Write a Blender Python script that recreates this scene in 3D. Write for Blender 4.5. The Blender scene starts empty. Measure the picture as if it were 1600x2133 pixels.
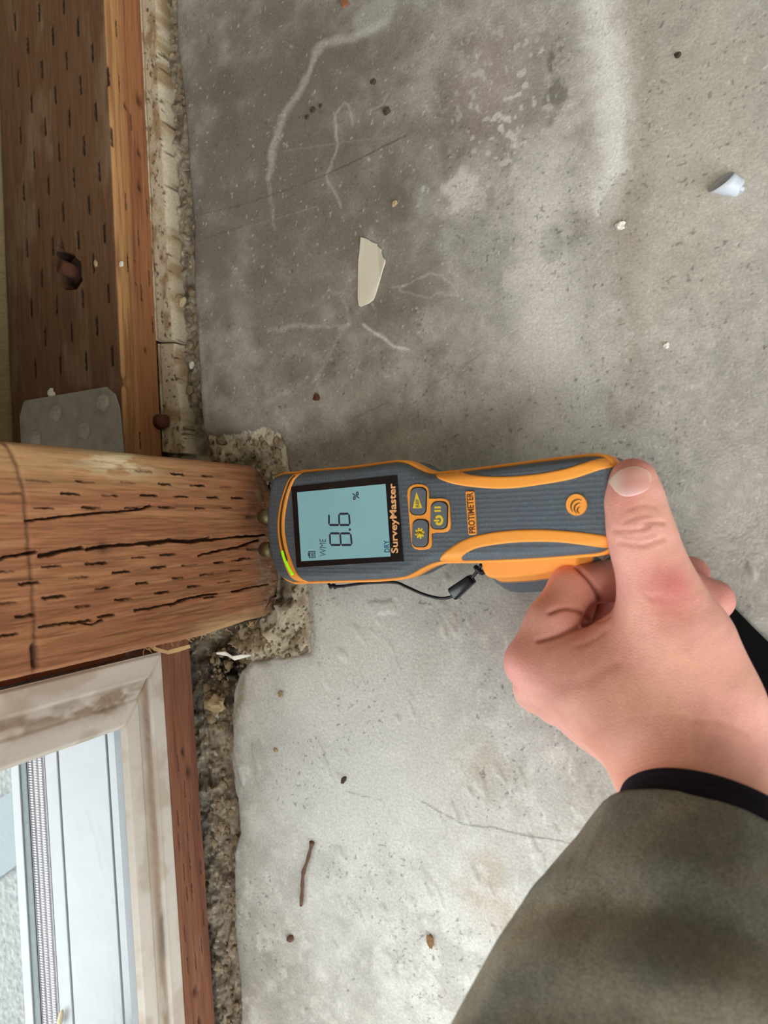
import bpy, bmesh, math, random
import numpy as np
from mathutils import Vector, Matrix
from mathutils.bvhtree import BVHTree

random.seed(7)
rng = np.random.default_rng(7)
S = bpy.context.scene
COL = S.collection

# ------------------------------------------------------------------ camera
FPX, CAM_H = 1500.0, 0.38
TILT, YAW = math.atan(740 / 1500), math.radians(-3.5)
cd = bpy.data.cameras.new('camera')
cam = bpy.data.objects.new('camera', cd)
COL.objects.link(cam)
cam.location = (0, 0, CAM_H)
cam.rotation_euler = (Matrix.Rotation(YAW, 3, 'Z') @ Matrix.Rotation(TILT, 3, 'Y')).to_euler()
cd.sensor_fit = 'VERTICAL'
cd.sensor_height = 36.0
cd.lens = FPX / 2133 * 36.0
cd.clip_start = 0.01
cd.dof.use_dof = True
cd.dof.focus_distance = 0.40
cd.dof.aperture_fstop = 12.0
S.camera = cam

# ------------------------------------------------------------------ sky, daylight, exposure
w = bpy.data.worlds.new('sky')
S.world = w
w.use_nodes = True
bg = w.node_tree.nodes['Background']
bg.inputs[0].default_value = (0.90, 0.97, 1.0, 1)
bg.inputs[1].default_value = 4.8
def portal(name, loc, sx, sy, rot):                       # sampling portals: let the sky through an opening, emit nothing themselves
    pl = bpy.data.lights.new(name, 'AREA')
    pl.shape = 'RECTANGLE'
    pl.size, pl.size_y = sx, sy
    pl.cycles.is_portal = True
    po = bpy.data.objects.new(name, pl)
    COL.objects.link(po)
    po.location = loc
    po.rotation_euler = [math.radians(a) for a in rot]
portal('window_daylight', (-0.40, -1.05, 1.03), 2.0, 1.9, (0, -90, 0))
portal('doorway_daylight', (2.2, -1.5, 1.15), 2.6, 2.3, (90, 0, 0))
lp_ = bpy.data.lights.new('added_fill', 'AREA')       # area light added out of frame to brighten the hand and floor
lp_.shape = 'RECTANGLE'
lp_.size, lp_.size_y = 0.55, 0.55
lp_.energy = 8
lp_.color = (1.0, 0.97, 0.95)
lo_ = bpy.data.objects.new('added_fill', lp_)
COL.objects.link(lo_)
lo_.location = (0.40, -0.85, 1.25)
lo_.rotation_euler = (Vector((0.40, -0.85, 1.25)) - Vector((-0.1, 0, 0))).to_track_quat('Z', 'Y').to_euler()
S.view_settings.view_transform = 'Standard'
S.view_settings.look = 'None'
S.view_settings.gamma = 1.0
S.view_settings.use_curve_mapping = False
S.view_settings.exposure = 0.35

# ------------------------------------------------------------------ measuring helpers (where a sight line meets a real surface)
RC = np.array((Matrix.Rotation(YAW, 3, 'Z') @ Matrix.Rotation(TILT, 3, 'Y')))
CC = np.array([0, 0, CAM_H])

def ray(px, py):
    return RC @ np.array([(px - 800) / FPX, (1066.5 - py) / FPX, -1.0])

def at_z(px, py, z=0.0):
    r = ray(px, py)
    return CC + r * ((z - CAM_H) / r[2])

def at_x(px, py, x):
    r = ray(px, py)
    return CC + r * (x / r[0])

def at_d(px, py, d):
    return CC + ray(px, py) * d

# ------------------------------------------------------------------ numpy noise
def hash2(ix, iy, seed):
    n = (ix.astype(np.int64) * 374761393 + iy.astype(np.int64) * 668265263 + seed * 1442695041) & 0xFFFFFFFF
    n = ((n ^ (n >> 13)) * 1274126177) & 0xFFFFFFFF
    return ((n ^ (n >> 16)) & 0xFFFF) / 65535.0

def vnoise(x, y, seed=0):
    x0, y0 = np.floor(x), np.floor(y)
    fx, fy = x - x0, y - y0
    fx, fy = fx * fx * (3 - 2 * fx), fy * fy * (3 - 2 * fy)
    a, b = hash2(x0, y0, seed), hash2(x0 + 1, y0, seed)
    c, d = hash2(x0, y0 + 1, seed), hash2(x0 + 1, y0 + 1, seed)
    return (a + (b - a) * fx) * (1 - fy) + (c + (d - c) * fx) * fy

def fbm(x, y, scale, octs=4, seed=0):
    s, amp, tot = 0, 1.0, 0
    for i in range(octs):
        s = s + amp * vnoise(x * scale * 2 ** i + 17.3 * i, y * scale * 2 ** i - 9.1 * i, seed + i)
        tot += amp
        amp *= 0.55
    return s / tot

def sstep(a, b, x):
    t = np.clip((x - a) / (b - a), 0, 1)
    return t * t * (3 - 2 * t)

def in_poly(px, py, poly):
    r = np.zeros(px.shape, bool)
    n = len(poly)
    for i in range(n):
        x1, y1 = poly[i][:2]
        x2, y2 = poly[(i + 1) % n][:2]
        if y1 == y2:
            continue
        c = ((y1 > py) != (y2 > py)) & (px < (x2 - x1) * (py - y1) / (y2 - y1) + x1)
        r ^= c
    return r

def line_dist(x, y, pts):
    d = np.full(x.shape, 1e9)
    for (x1, y1), (x2, y2) in zip(pts[:-1], pts[1:]):
        dx, dy = x2 - x1, y2 - y1
        t = np.clip(((x - x1) * dx + (y - y1) * dy) / (dx * dx + dy * dy + 1e-12), 0, 1)
        d = np.minimum(d, np.hypot(x - x1 - t * dx, y - y1 - t * dy))
    return d

def lerpc(c, col, a):
    return c + (np.array(col) - c) * a[..., None]

# ------------------------------------------------------------------ materials
def lin(c):
    c = np.array(c, float) / 255.0
    return tuple(np.where(c <= 0.04045, c / 12.92, ((c + 0.055) / 1.055) ** 2.4))

def mat(name, col=(0.8, 0.8, 0.8), rough=0.6, metal=0.0, attr=False, nscale=0, namt=0.15, bump=0.0, bscale=None,
        spec=0.5, emit=None, estr=0.0, sss=0.0, stretch=(1, 1, 1), coat=0.0, detail=4):
    m = bpy.data.materials.new(name)
    m.use_nodes = True
    nt = m.node_tree
    b = nt.nodes['Principled BSDF']
    b.inputs['Roughness'].default_value = rough
    b.inputs['Metallic'].default_value = metal
    b.inputs['Specular IOR Level'].default_value = spec
    b.inputs['Coat Weight'].default_value = coat
    src = None
    if attr:
        a = nt.nodes.new('ShaderNodeVertexColor')
        a.layer_name = 'Col'
        src = a.outputs['Color']
    else:
        b.inputs['Base Color'].default_value = (*col[:3], 1)
    if nscale or bump:
        tc = nt.nodes.new('ShaderNodeTexCoord')
        mp = nt.nodes.new('ShaderNodeMapping')
        mp.inputs['Scale'].default_value = stretch
        nt.links.new(tc.outputs['Object'], mp.inputs['Vector'])
    if nscale:
        nz = nt.nodes.new('ShaderNodeTexNoise')
        nz.inputs['Scale'].default_value = nscale
        nz.inputs['Detail'].default_value = detail
        nz.inputs['Roughness'].default_value = 0.65
        nt.links.new(mp.outputs['Vector'], nz.inputs['Vector'])
        mr = nt.nodes.new('ShaderNodeMapRange')
        mr.inputs['From Min'].default_value = 0.25
        mr.inputs['From Max'].default_value = 0.75
        mr.inputs['To Min'].default_value = 1 - namt
        mr.inputs['To Max'].default_value = 1 + namt
        nt.links.new(nz.outputs['Fac'], mr.inputs['Value'])
        mx = nt.nodes.new('ShaderNodeMix')
        mx.data_type = 'RGBA'
        mx.blend_type = 'MULTIPLY'
        mx.inputs[0].default_value = 1
        if src is not None:
            nt.links.new(src, mx.inputs[6])
        else:
            mx.inputs[6].default_value = (*col[:3], 1)
        nt.links.new(mr.outputs['Result'], mx.inputs[7])
        src = mx.outputs[2]
    if src is not None:
        nt.links.new(src, b.inputs['Base Color'])
    if bump:
        nb = nt.nodes.new('ShaderNodeTexNoise')
        nb.inputs['Scale'].default_value = bscale or nscale
        nb.inputs['Detail'].default_value = detail
        nt.links.new(mp.outputs['Vector'], nb.inputs['Vector'])
        bp = nt.nodes.new('ShaderNodeBump')
        bp.inputs['Strength'].default_value = 1.0
        bp.inputs['Distance'].default_value = bump
        nt.links.new(nb.outputs['Fac'], bp.inputs['Height'])
        nt.links.new(bp.outputs['Normal'], b.inputs['Normal'])
    if emit:
        b.inputs['Emission Color'].default_value = (*emit, 1)
        b.inputs['Emission Strength'].default_value = estr
    if sss:
        b.inputs['Subsurface Weight'].default_value = sss
        b.inputs['Subsurface Radius'].default_value = (1.0, 0.35, 0.2)
        b.inputs['Subsurface Scale'].default_value = 0.004
    return m

M = {}
M['concrete'] = mat('concrete', attr=True, rough=0.82, nscale=620, namt=0.2, bump=0.0003, bscale=650, spec=0.35)
M['dirt'] = mat('dirt', attr=True, rough=0.95, nscale=700, namt=0.3, bump=0.0004, bscale=800, spec=0.2)
M['mortar'] = mat('mortar', attr=True, rough=0.95, nscale=800, namt=0.22, bump=0.0005, bscale=700, spec=0.2)
M['wood_post'] = mat('wood_post', attr=True, rough=0.75, nscale=260, namt=0.20, bump=0.0003, bscale=300, stretch=(3, 3, 0.25), spec=0.3)
M['wood_plate'] = mat('wood_plate', attr=True, rough=0.78, nscale=260, namt=0.18, bump=0.0002, bscale=300, stretch=(3, 0.2, 3), spec=0.3)
M['vinyl'] = mat('vinyl', attr=True, rough=0.42, nscale=300, namt=0.04, spec=0.4)
M['white_vinyl'] = mat('white_vinyl', lin((142, 142, 143)), rough=0.4, nscale=60, namt=0.05, spec=0.4)
M['seam'] = mat('seam', lin((116, 114, 116)), rough=0.6)
M['dark_seam'] = mat('dark_seam', lin((58, 58, 66)), rough=0.6, nscale=300, namt=0.3)
M['gasket'] = mat('gasket', lin((70, 80, 80)), rough=0.5, nscale=400, namt=0.3)
M['pile'] = mat('pile', lin((176, 172, 174)), rough=0.9, nscale=900, namt=0.2)
M['drywall'] = mat('drywall', lin((214, 208, 196)), rough=0.9, nscale=20, namt=0.05)
M['plywood'] = mat('plywood', lin((150, 132, 96)), rough=0.85, nscale=90, namt=0.25, stretch=(1, 6, 1))
M['ground'] = mat('ground', lin((120, 121, 119)), rough=0.9, nscale=170, namt=0.55, bump=0.004, bscale=170)
M['reflection_grey'] = mat('reflection_grey', lin((104, 112, 114)), rough=0.7, nscale=250, namt=0.15)
M['galv'] = mat('galv', lin((160, 153, 142)), rough=0.65, metal=0.1, nscale=90, namt=0.22, bump=0.0002, bscale=500)
M['galv_worn'] = mat('galv_worn', lin((166, 158, 144)), rough=0.7, nscale=400, namt=0.3, bump=0.0003, bscale=500)
M['rust'] = mat('rust', lin((92, 52, 34)), rough=0.9, nscale=500, namt=0.5, bump=0.0004, bscale=700)
M['rust_dark'] = mat('rust_dark', lin((58, 36, 30)), rough=0.9, nscale=500, namt=0.4, bump=0.0004, bscale=700)
M['chip'] = mat('chip', lin((226, 218, 200)), rough=0.7, nscale=200, namt=0.04)
M['plastic_white'] = mat('plastic_white', lin((200, 206, 216)), rough=0.4, spec=0.5)
M['twig'] = mat('twig', lin((104, 74, 60)), rough=0.8, nscale=700, namt=0.5, bump=0.0003, bscale=900)
M['bark'] = mat('bark', lin((140, 104, 70)), rough=0.9, nscale=900, namt=0.4)
M['crumb_dark'] = mat('crumb_dark', lin((74, 58, 46)), rough=0.9, nscale=900, namt=0.4)
M['crumb_tan'] = mat('crumb_tan', lin((176, 158, 124)), rough=0.9, nscale=900, namt=0.3)
M['crumb_white'] = mat('crumb_white', lin((236, 232, 222)), rough=0.8, nscale=900, namt=0.1)
M['redwood'] = mat('redwood', lin((150, 96, 66)), rough=0.8, nscale=500, namt=0.25)
M['splinter'] = mat('splinter', lin((206, 174, 128)), rough=0.75, nscale=500, namt=0.2, stretch=(1, 5, 5))
M['orange'] = mat('orange', lin((254, 166, 68)), rough=0.5, spec=0.4, nscale=200, namt=0.03)
M['black_gloss'] = mat('black_gloss', lin((20, 20, 26)), rough=0.25, spec=0.5)
M['black_rubber'] = mat('black_rubber', lin((24, 25, 30)), rough=0.45, spec=0.5)
M['black_web'] = mat('black_web', lin((12, 12, 13)), rough=0.9, nscale=1200, namt=0.3, spec=0.1)
M['lcd'] = mat('lcd', lin((112, 146, 152)), rough=0.22, emit=lin((120, 168, 172)), estr=0.38, nscale=45, namt=0.08, detail=1)
M['lcd_ink'] = mat('lcd_ink', lin((44, 46, 66)), rough=0.4)
M['lcd_ink_faint'] = mat('lcd_ink_faint', lin((74, 90, 102)), rough=0.4)
M['lcd_blue'] = mat('lcd_blue', lin((40, 74, 120)), rough=0.4)
M['copper_print'] = mat('copper_print', lin((244, 184, 124)), rough=0.5)
M['brown_print'] = mat('brown_print', lin((96, 52, 22)), rough=0.6)
M['yellow_print'] = mat('yellow_print', lin((236, 202, 40)), rough=0.5)
M['button_grey'] = mat('button_grey', lin((98, 106, 114)), rough=0.5)
M['green_led'] = mat('green_led', lin((150, 220, 20)), rough=0.3, emit=lin((150, 235, 20)), estr=0.4)
M['led_off'] = mat('led_off', lin((84, 66, 26)), rough=0.35, nscale=600, namt=0.4)
M['brass'] = mat('brass', lin((120, 108, 82)), rough=0.5, metal=0.8)
M['skin'] = mat('skin', attr=True, rough=0.5, nscale=900, namt=0.05, bump=0.00022, bscale=1300, sss=0.12, spec=0.4)
M['nail'] = mat('nail', attr=True, rough=0.3, spec=0.5, sss=0.1, nscale=300, namt=0.02)
M['fleece'] = mat('fleece', attr=True, rough=1.0, nscale=1300, namt=0.5, bump=0.0005, bscale=1700, spec=0.1)
M['knit'] = mat('knit', lin((34, 30, 38)), rough=0.95, nscale=1800, namt=0.25, bump=0.0002, bscale=1800, spec=0.1)

def grey_rubber():                                   # moulded rubber with a fine dimple relief
    m = mat('grey_rubber', lin((88, 97, 106)), rough=0.55, nscale=150, namt=0.08, spec=0.4)
    nt = m.node_tree
    b = nt.nodes['Principled BSDF']
    tc = [n for n in nt.nodes if n.type == 'TEX_COORD'][0]
    v = nt.nodes.new('ShaderNodeTexVoronoi')
    v.inputs['Scale'].default_value = 460
    v.inputs['Randomness'].default_value = 0.18
    nt.links.new(tc.outputs['Object'], v.inputs['Vector'])
    r = nt.nodes.new('ShaderNodeMapRange')
    r.interpolation_type = 'SMOOTHSTEP'
    r.inputs['From Min'].default_value = 0.25
    r.inputs['From Max'].default_value = 0.6
    nt.links.new(v.outputs['Distance'], r.inputs['Value'])
    bp = nt.nodes.new('ShaderNodeBump')
    bp.inputs['Distance'].default_value = 0.00014
    bp.inputs['Strength'].default_value = 1.0
    nt.links.new(r.outputs['Result'], bp.inputs['Height'])
    nt.links.new(bp.outputs['Normal'], b.inputs['Normal'])
    return m

M['grey_rubber'] = grey_rubber()

def clear_glass():
    m = bpy.data.materials.new('clear_glass')
    m.use_nodes = True
    nt = m.node_tree
    nt.nodes.remove(nt.nodes['Principled BSDF'])
    out = nt.nodes['Material Output']
    t = nt.nodes.new('ShaderNodeBsdfTransparent')
    t.inputs[0].default_value = (0.95, 0.96, 0.96, 1)
    g = nt.nodes.new('ShaderNodeBsdfGlossy')
    g.inputs['Roughness'].default_value = 0.02
    f = nt.nodes.new('ShaderNodeFresnel')
    f.inputs[0].default_value = 1.3
    mx = nt.nodes.new('ShaderNodeMixShader')
    nt.links.new(f.outputs[0], mx.inputs[0])
    nt.links.new(t.outputs[0], mx.inputs[1])
    nt.links.new(g.outputs[0], mx.inputs[2])
    nt.links.new(mx.outputs[0], out.inputs['Surface'])
    return m

M['clear_glass'] = clear_glass()

# ------------------------------------------------------------------ object helpers
def tag(o, label=None, cat=None, group=None, kind=None):
    for k, v in (('label', label), ('category', cat), ('group', group), ('kind', kind)):
        if v:
            o[k] = v
    return o

def empty(name, loc=(0, 0, 0), rot=None):
    o = bpy.data.objects.new(name, None)
    o.empty_display_size = 0.02
    COL.objects.link(o)
    o.location = loc
    if rot is not None:
        o.rotation_euler = rot
    return o

def link(name, me, material, parent=None, loc=None, smooth=True):
    o = bpy.data.objects.new(name, me)
    COL.objects.link(o)
    me.materials.append(material)
    if smooth:
        me.polygons.foreach_set('use_smooth', np.ones(len(me.polygons), bool))
    if parent is not None:
        o.parent = parent
    if loc is not None:
        o.location = loc
    return o

def place(o, origin):
    """move a mesh's origin to a point of the thing without moving the mesh"""
    origin = Vector(origin)
    o.data.transform(Matrix.Translation(-origin))
    base = Vector(o.parent.location) if o.parent is not None else Vector((0, 0, 0))
    o.location = origin - base
    return o

def mesh_np(name, V, F, cols=None):
    """V (n,3), F (m,4) or list of index lists"""
    me = bpy.data.meshes.new(name)
    V = np.asarray(V, np.float32)
    if isinstance(F, np.ndarray):
        k = F.shape[1]
        me.vertices.add(len(V))
        me.vertices.foreach_set('co', V.ravel())
        me.loops.add(F.size)
        me.loops.foreach_set('vertex_index', F.astype(np.int32).ravel())
        me.polygons.add(len(F))
        me.polygons.foreach_set('loop_start', np.arange(0, F.size, k, dtype=np.int32))
        me.update(calc_edges=True)
        me.validate()
    else:
        me.from_pydata([tuple(map(float, v)) for v in V], [], F)
        me.update()
    if cols is not None:
        a = me.color_attributes.new('Col', 'FLOAT_COLOR', 'POINT')
        c = np.ones((len(V), 4), np.float32)
        c[:, :3] = np.clip(cols, 0, 1)
        a.data.foreach_set('color', c.ravel())
    return me

def grid_faces(ny, nx, wrap=False):
    i = np.arange(ny - 1)[:, None]
    j = np.arange(nx if wrap else nx - 1)[None, :]
    j2 = (j + 1) % nx
    a = i * nx + j
    b = i * nx + j2
    c = (i + 1) * nx + j2
    d = (i + 1) * nx + j
    return np.stack([a, b, c, d], -1).reshape(-1, 4)

def sub_mesh(name, V, F, cols=None):
    used, inv = np.unique(F, return_inverse=True)
    return mesh_np(name, V[used], inv.reshape(F.shape), None if cols is None else cols[used])

def box_bm(bm, lo, hi, bev=0.0, seg=2):
    r = bmesh.ops.create_cube(bm, size=1)
    vs = r['verts']
    for v in vs:
        v.co = Vector([lo[i] + (v.co[i] + 0.5) * (hi[i] - lo[i]) for i in range(3)])
    if bev:
        es = list({e for v in vs for e in v.link_edges})
        bmesh.ops.bevel(bm, geom=es, offset=bev, segments=seg, affect='EDGES', profile=0.5)

def bm_obj(name, bm, material, parent=None, smooth=False, loc=None):
    bmesh.ops.recalc_face_normals(bm, faces=bm.faces)
    me = bpy.data.meshes.new(name)
    bm.to_mesh(me)
    bm.free()
    return link(name, me, material, parent, loc, smooth)

def box(name, lo, hi, material, parent=None, bev=0.0, smooth=False):
    bm = bmesh.new()
    box_bm(bm, lo, hi, bev)
    return bm_obj(name, bm, material, parent, smooth)

def spline(pts, n):
    """Catmull-Rom resample of a polyline to n points"""
    P = np.array(pts, float)
    P = np.vstack([2 * P[0] - P[1], P, 2 * P[-1] - P[-2]])
    segs = len(P) - 3
    out = []
    for t in np.linspace(0, segs - 1e-6, n):
        i = int(t)
        f = t - i
        p0, p1, p2, p3 = P[i], P[i + 1], P[i + 2], P[i + 3]
        out.append(0.5 * (2 * p1 + (p2 - p0) * f + (2 * p0 - 5 * p1 + 4 * p2 - p3) * f * f + (3 * p1 - p0 - 3 * p2 + p3) * f ** 3))
    return np.array(out)

def resample(pts, n, closed=False):
    P = np.array(pts, float)
    if closed:
        P = np.vstack([P, P[:1]])
    L = np.r_[0, np.cumsum(np.linalg.norm(np.diff(P, axis=0), axis=1))]
    t = np.linspace(0, L[-1], n, endpoint=not closed)
    return np.stack([np.interp(t, L, P[:, k]) for k in range(P.shape[1])], 1)

def tube_mesh(name, pts, rad, seg=10, cap=True):
    P = np.array(pts, float)
    n = len(P)
    rad = np.full(n, rad) if np.isscalar(rad) else np.array(rad)
    T = np.gradient(P, axis=0)
    T /= np.linalg.norm(T, axis=1)[:, None]
    up = np.array([0.3, 0.2, 1.0])
    V = []
    for i in range(n):
        a = np.cross(T[i], up)
        a /= np.linalg.norm(a)
        b = np.cross(T[i], a)
        for k in range(seg):
            th = 2 * math.pi * k / seg
            V.append(P[i] + rad[i] * (math.cos(th) * a + math.sin(th) * b))
    F = [list(map(int, f)) for f in grid_faces(n, seg, True)]
    if cap:
        F.append(list(range(seg))[::-1])
        F.append([(n - 1) * seg + k for k in range(seg)])
    return mesh_np(name, V, F)

def prism(bm, poly, z0, z1, bev=0.0):
    """extruded polygon in local xy"""
    n = len(poly)
    ar = sum(poly[i][0] * poly[(i + 1) % n][1] - poly[(i + 1) % n][0] * poly[i][1] for i in range(n))
    if ar < 0:
        poly = poly[::-1]
    lo = [bm.verts.new((p[0], p[1], z0)) for p in poly]
    hi = [bm.verts.new((p[0], p[1], z1)) for p in poly]
    for i in range(n):
        bm.faces.new((lo[i], lo[(i + 1) % n], hi[(i + 1) % n], hi[i]))
    ft = bm.faces.new(hi)
    bm.faces.new(lo[::-1])
    if bev:
        bmesh.ops.bevel(bm, geom=list(ft.edges), offset=bev, segments=2, affect='EDGES', profile=0.5)

def rounded_rect(cx, cy, w_, h_, r, n=6):
    out = []
    for (sx, sy, a0) in ((1, 1, 0), (-1, 1, 90), (-1, -1, 180), (1, -1, 270)):
        for k in range(n + 1):
            a = math.radians(a0 + 90 * k / n)
            out.append((cx + sx * (w_ / 2 - r) + r * math.cos(a), cy + sy * (h_ / 2 - r) + r * math.sin(a)))
    return out

# ================================================================== ROOM SHELL
XPL = -0.354          # front of the upper sill plate
XPOST = -0.2655       # front of the post
ZPL = 0.035
WALLX = -0.4645
win_loc = Vector((-0.3388, -0.0695, 0))
WROT = math.radians(1.5)

def shell(name, lo, hi, m):
    return tag(box(name, lo, hi, m), kind='structure')

wl = tag(empty('wall_left', (WALLX, 0.0, 0)), kind='structure')
def wl_part(name, lo, hi, m):
    o = box(name, lo, hi, m, wl)
    place(o, ((lo[0] + hi[0]) / 2, (lo[1] + hi[1]) / 2, lo[2]))
wl_part('sheathing_panel', (WALLX - 0.08, -0.045, -0.12), (WALLX, 3.0, 2.5), M['plywood'])
wl_part('header_panel', (WALLX - 0.08, -2.08, 2.03), (WALLX + 0.06, -0.045, 2.5), M['drywall'])
wl_part('end_panel', (WALLX - 0.08, -2.4, -0.12), (WALLX + 0.06, -2.08, 2.5), M['drywall'])
shell('wall_right', (3.6, -1.6, 0), (3.7, 3.1, 2.5), M['drywall'])
shell('wall_front', (-0.55, 3.0, 0), (3.7, 3.1, 2.5), M['drywall'])
shell('wall_back', (-0.40, -1.6, 0), (0.90, -1.5, 2.5), M['drywall'])             # beside a wide open doorway
shell('trim_1', (0.90, -1.6, 2.3), (3.7, -1.5, 2.5), M['drywall'])
shell('trim_2', (-0.45, -0.0722, ZPL), (-0.362, -0.0445, 2.5), M['redwood'])
shell('ceiling', (-0.55, -1.6, 2.5), (3.7, 3.1, 2.6), M['drywall'])

# ================================================================== FLOOR SLAB, DIRT GAP, MORTAR POCKET
def fl(pts):
    return [tuple(at_z(x, y)[:2]) for x, y in pts]

slab_edge = [(366, -120), (366, 0), (367, 90), (376, 147), (387, 250), (394, 356), (403, 467), (404, 600), (410, 690), (414, 757), (418, 846),
             (424, 900), (450, 910), (480, 906), (520, 898), (560, 892), (580, 900), (592, 925), (598, 965), (612, 1020), (625, 1120),
             (638, 1200), (643, 1280), (645, 1360), (590, 1369), (520, 1376), (500, 1400), (486, 1440), (484, 1480), (484, 1510), (482, 1589), (494, 1671),
             (500, 1733), (488, 1774), (487, 1877), (491, 1960), (499, 2042), (501, 2133), (506, 2260)]
pocket = [(424, 900), (450, 910), (480, 906), (520, 898), (560, 892), (580, 900), (592, 925), (598, 965), (612, 1020), (625, 1120),
          (638, 1200), (643, 1280), (645, 1360), (590, 1369), (520, 1376), (500, 1362), (470, 1345), (470, 1300), (455, 1100), (440, 960)]
edge_xy = fl(slab_edge)
slab_poly = edge_xy + [(0.2, edge_xy[-1][1]), (0.2, edge_xy[0][1])]
pocket_xy = fl(pocket)

def axis(parts):
    out = [np.linspace(a, b, n, endpoint=False) for a, b, n in parts]
    return np.concatenate(out + [[parts[-1][1]]])

gx = axis([(-0.375, 0.05, 560), (0.05, 0.2, 12), (0.2, 3.6, 12)])
gy = axis([(-1.6, -0.5, 12), (-0.5, -0.385, 12), (-0.385, 0.405, 1040), (0.405, 0.5, 12), (0.5, 3.0, 12)])
GX, GY = np.meshgrid(gx, gy)
nx_, ny_ = len(gx), len(gy)
wob = 0.0036
jx = GX + wob * (fbm(GX, GY, 170, 3, 3) - 0.5) + 0.0012 * (fbm(GX, GY, 700, 2, 5) - 0.5)
jy = GY + wob * (fbm(GX, GY, 170, 3, 8) - 0.5) + 0.0012 * (fbm(GX, GY, 700, 2, 9) - 0.5)
slab = in_poly(jx, jy, slab_poly)
slab[:, gx > 0.1] = True
slab[(gy < -0.42) | (gy > 0.47), :] = (GX > -0.345)[(gy < -0.42) | (gy > 0.47), :]
pock = in_poly(jx, jy, pocket_xy) & ~slab
d_edge = line_dist(GX, GY, edge_xy)

n1 = fbm(GX, GY, 14, 5, 11)
n2 = fbm(GX, GY, 55, 4, 21)
n3 = fbm(GX, GY, 240, 3, 31)
n4 = fbm(GX * 1.0, GY * 0.35, 60, 4, 41)
zz = np.zeros_like(GX)
zz += 0.0006 * (n2 - 0.5)
# trowel blisters in the lower half
bl = sstep(0.66, 0.82, fbm(GX * 1.0 + 0.3 * GY, GY * 0.45, 150, 2, 71)) * sstep(0.45, 0.62, fbm(GX, GY, 18, 2, 72)) * (GY < -0.02)
zz += 0.0009 * bl
dirtz = -0.005 + 0.009 * (fbm(GX, GY, 70, 4, 51) - 0.5) + 0.003 * (n3 - 0.5) - 0.004 * sstep(0.0, 0.004, d_edge)
# clods
cl = fbm(GX, GY, 190, 2, 55)
dirtz += 0.0015 * sstep(0.5, 0.75, cl) + 0.0014 * (fbm(GX, GY, 520, 2, 56) - 0.5)
dirtz -= 0.008 * np.exp(-(line_dist(GX, GY, fl([(415, 862), (418, 900), (430, 925)])) / 0.004) ** 2)
dirtz -= 0.008 * np.exp(-(line_dist(GX, GY, fl([(420, 1345), (470, 1330), (500, 1335)])) / 0.006) ** 2)
dirtz -= 0.003 * np.exp(-(line_dist(GX, GY, fl([(458, 1600), (478, 1680), (482, 1740), (462, 1790), (465, 1880), (455, 2000), (462, 2133)])) / 0.0009) ** 2)
mortz = -0.0015 + 0.004 * (n2 - 0.5) - 0.0018 * sstep(0.64, 0.76, fbm(GX, GY, 520, 2, 61)) - 0.006 * sstep(0.002, 0.02, d_edge) * sstep(0.4, 0.6, fbm(GX, GY, 80, 3, 62))
zz = np.where(slab, zz, np.where(pock, mortz, dirtz))
zz = np.where(slab & (d_edge < 0.0018), zz - 0.0012 * (1 - d_edge / 0.0018) ** 2, zz)

# colours: cement shades, bloom, stains, scratches, plus some broad light and shade
base = np.array(lin((178, 174, 166)))
col = np.ones(GX.shape + (3,)) * base
col *= (0.72 + 0.56 * n1)[..., None] ** 1.0
col *= (0.82 + 0.36 * n2)[..., None]
col *= (0.82 + 0.36 * n3)[..., None]
PXF = lambda x, y: at_z(x, y)[:2]

def blob(px, py, rx, ry, colr, a, soft=0.6, seed=0, rag=0.5):
    global col
    cx, cy = PXF(px, py)
    ex = abs(PXF(px + rx, py)[0] - PXF(px - rx, py)[0]) / 2
    ey = abs(PXF(px, py + ry)[1] - PXF(px, py - ry)[1]) / 2
    m = np.sqrt(((GX - cx) / ex) ** 2 + ((GY - cy) / ey) ** 2) + rag * (fbm(GX, GY, 60, 4, 100 + seed) - 0.5) * 2
    col = lerpc(col, colr, a * (1 - sstep(1 - soft, 1 + soft * 0.3, m)))

def stroke(pts, wpx, colr, a, seed=0, brk=0.35, soft=1.0, jig=0.0025):
    """a line on the concrete: bloom edge, scratch or hairline crack"""
    global col
    if wpx < 12 and colr is PALE:
        a, jig = a * 0.62, jig * 1.6
    p = fl(pts)
    wd = wpx * 0.00029
    xs = [q[0] for q in p]; ys = [q[1] for q in p]
    i0, i1 = np.searchsorted(gy, [min(ys) - 0.02, max(ys) + 0.02])
    j0, j1 = np.searchsorted(gx, [min(xs) - 0.02, max(xs) + 0.02])
    sl = (slice(i0, i1), slice(j0, j1))
    x, y = GX[sl], GY[sl]
    if not x.size:
        return
    d = line_dist(x + jig * (fbm(x, y, 130, 3, 200 + seed) - 0.5), y + jig * (fbm(x, y, 130, 3, 300 + seed) - 0.5), p)
    k = (1 - sstep(0.1 * wd, wd * soft * (0.6 + 0.8 * fbm(x, y, 90, 2, 460 + seed)), d)) * sstep(brk - 0.15, brk + 0.15, fbm(x, y, 160, 3, 400 + seed) + 0.12)
    k = k * (0.55 + 0.45 * fbm(x, y, 420, 2, 450 + seed))
    col[sl] = lerpc(col[sl], colr, a * k)

PALE, WHITE = lin((214, 210, 202)), lin((232, 230, 224))
DARK, BROWN = lin((104, 100, 94)), lin((142, 124, 104))
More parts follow.
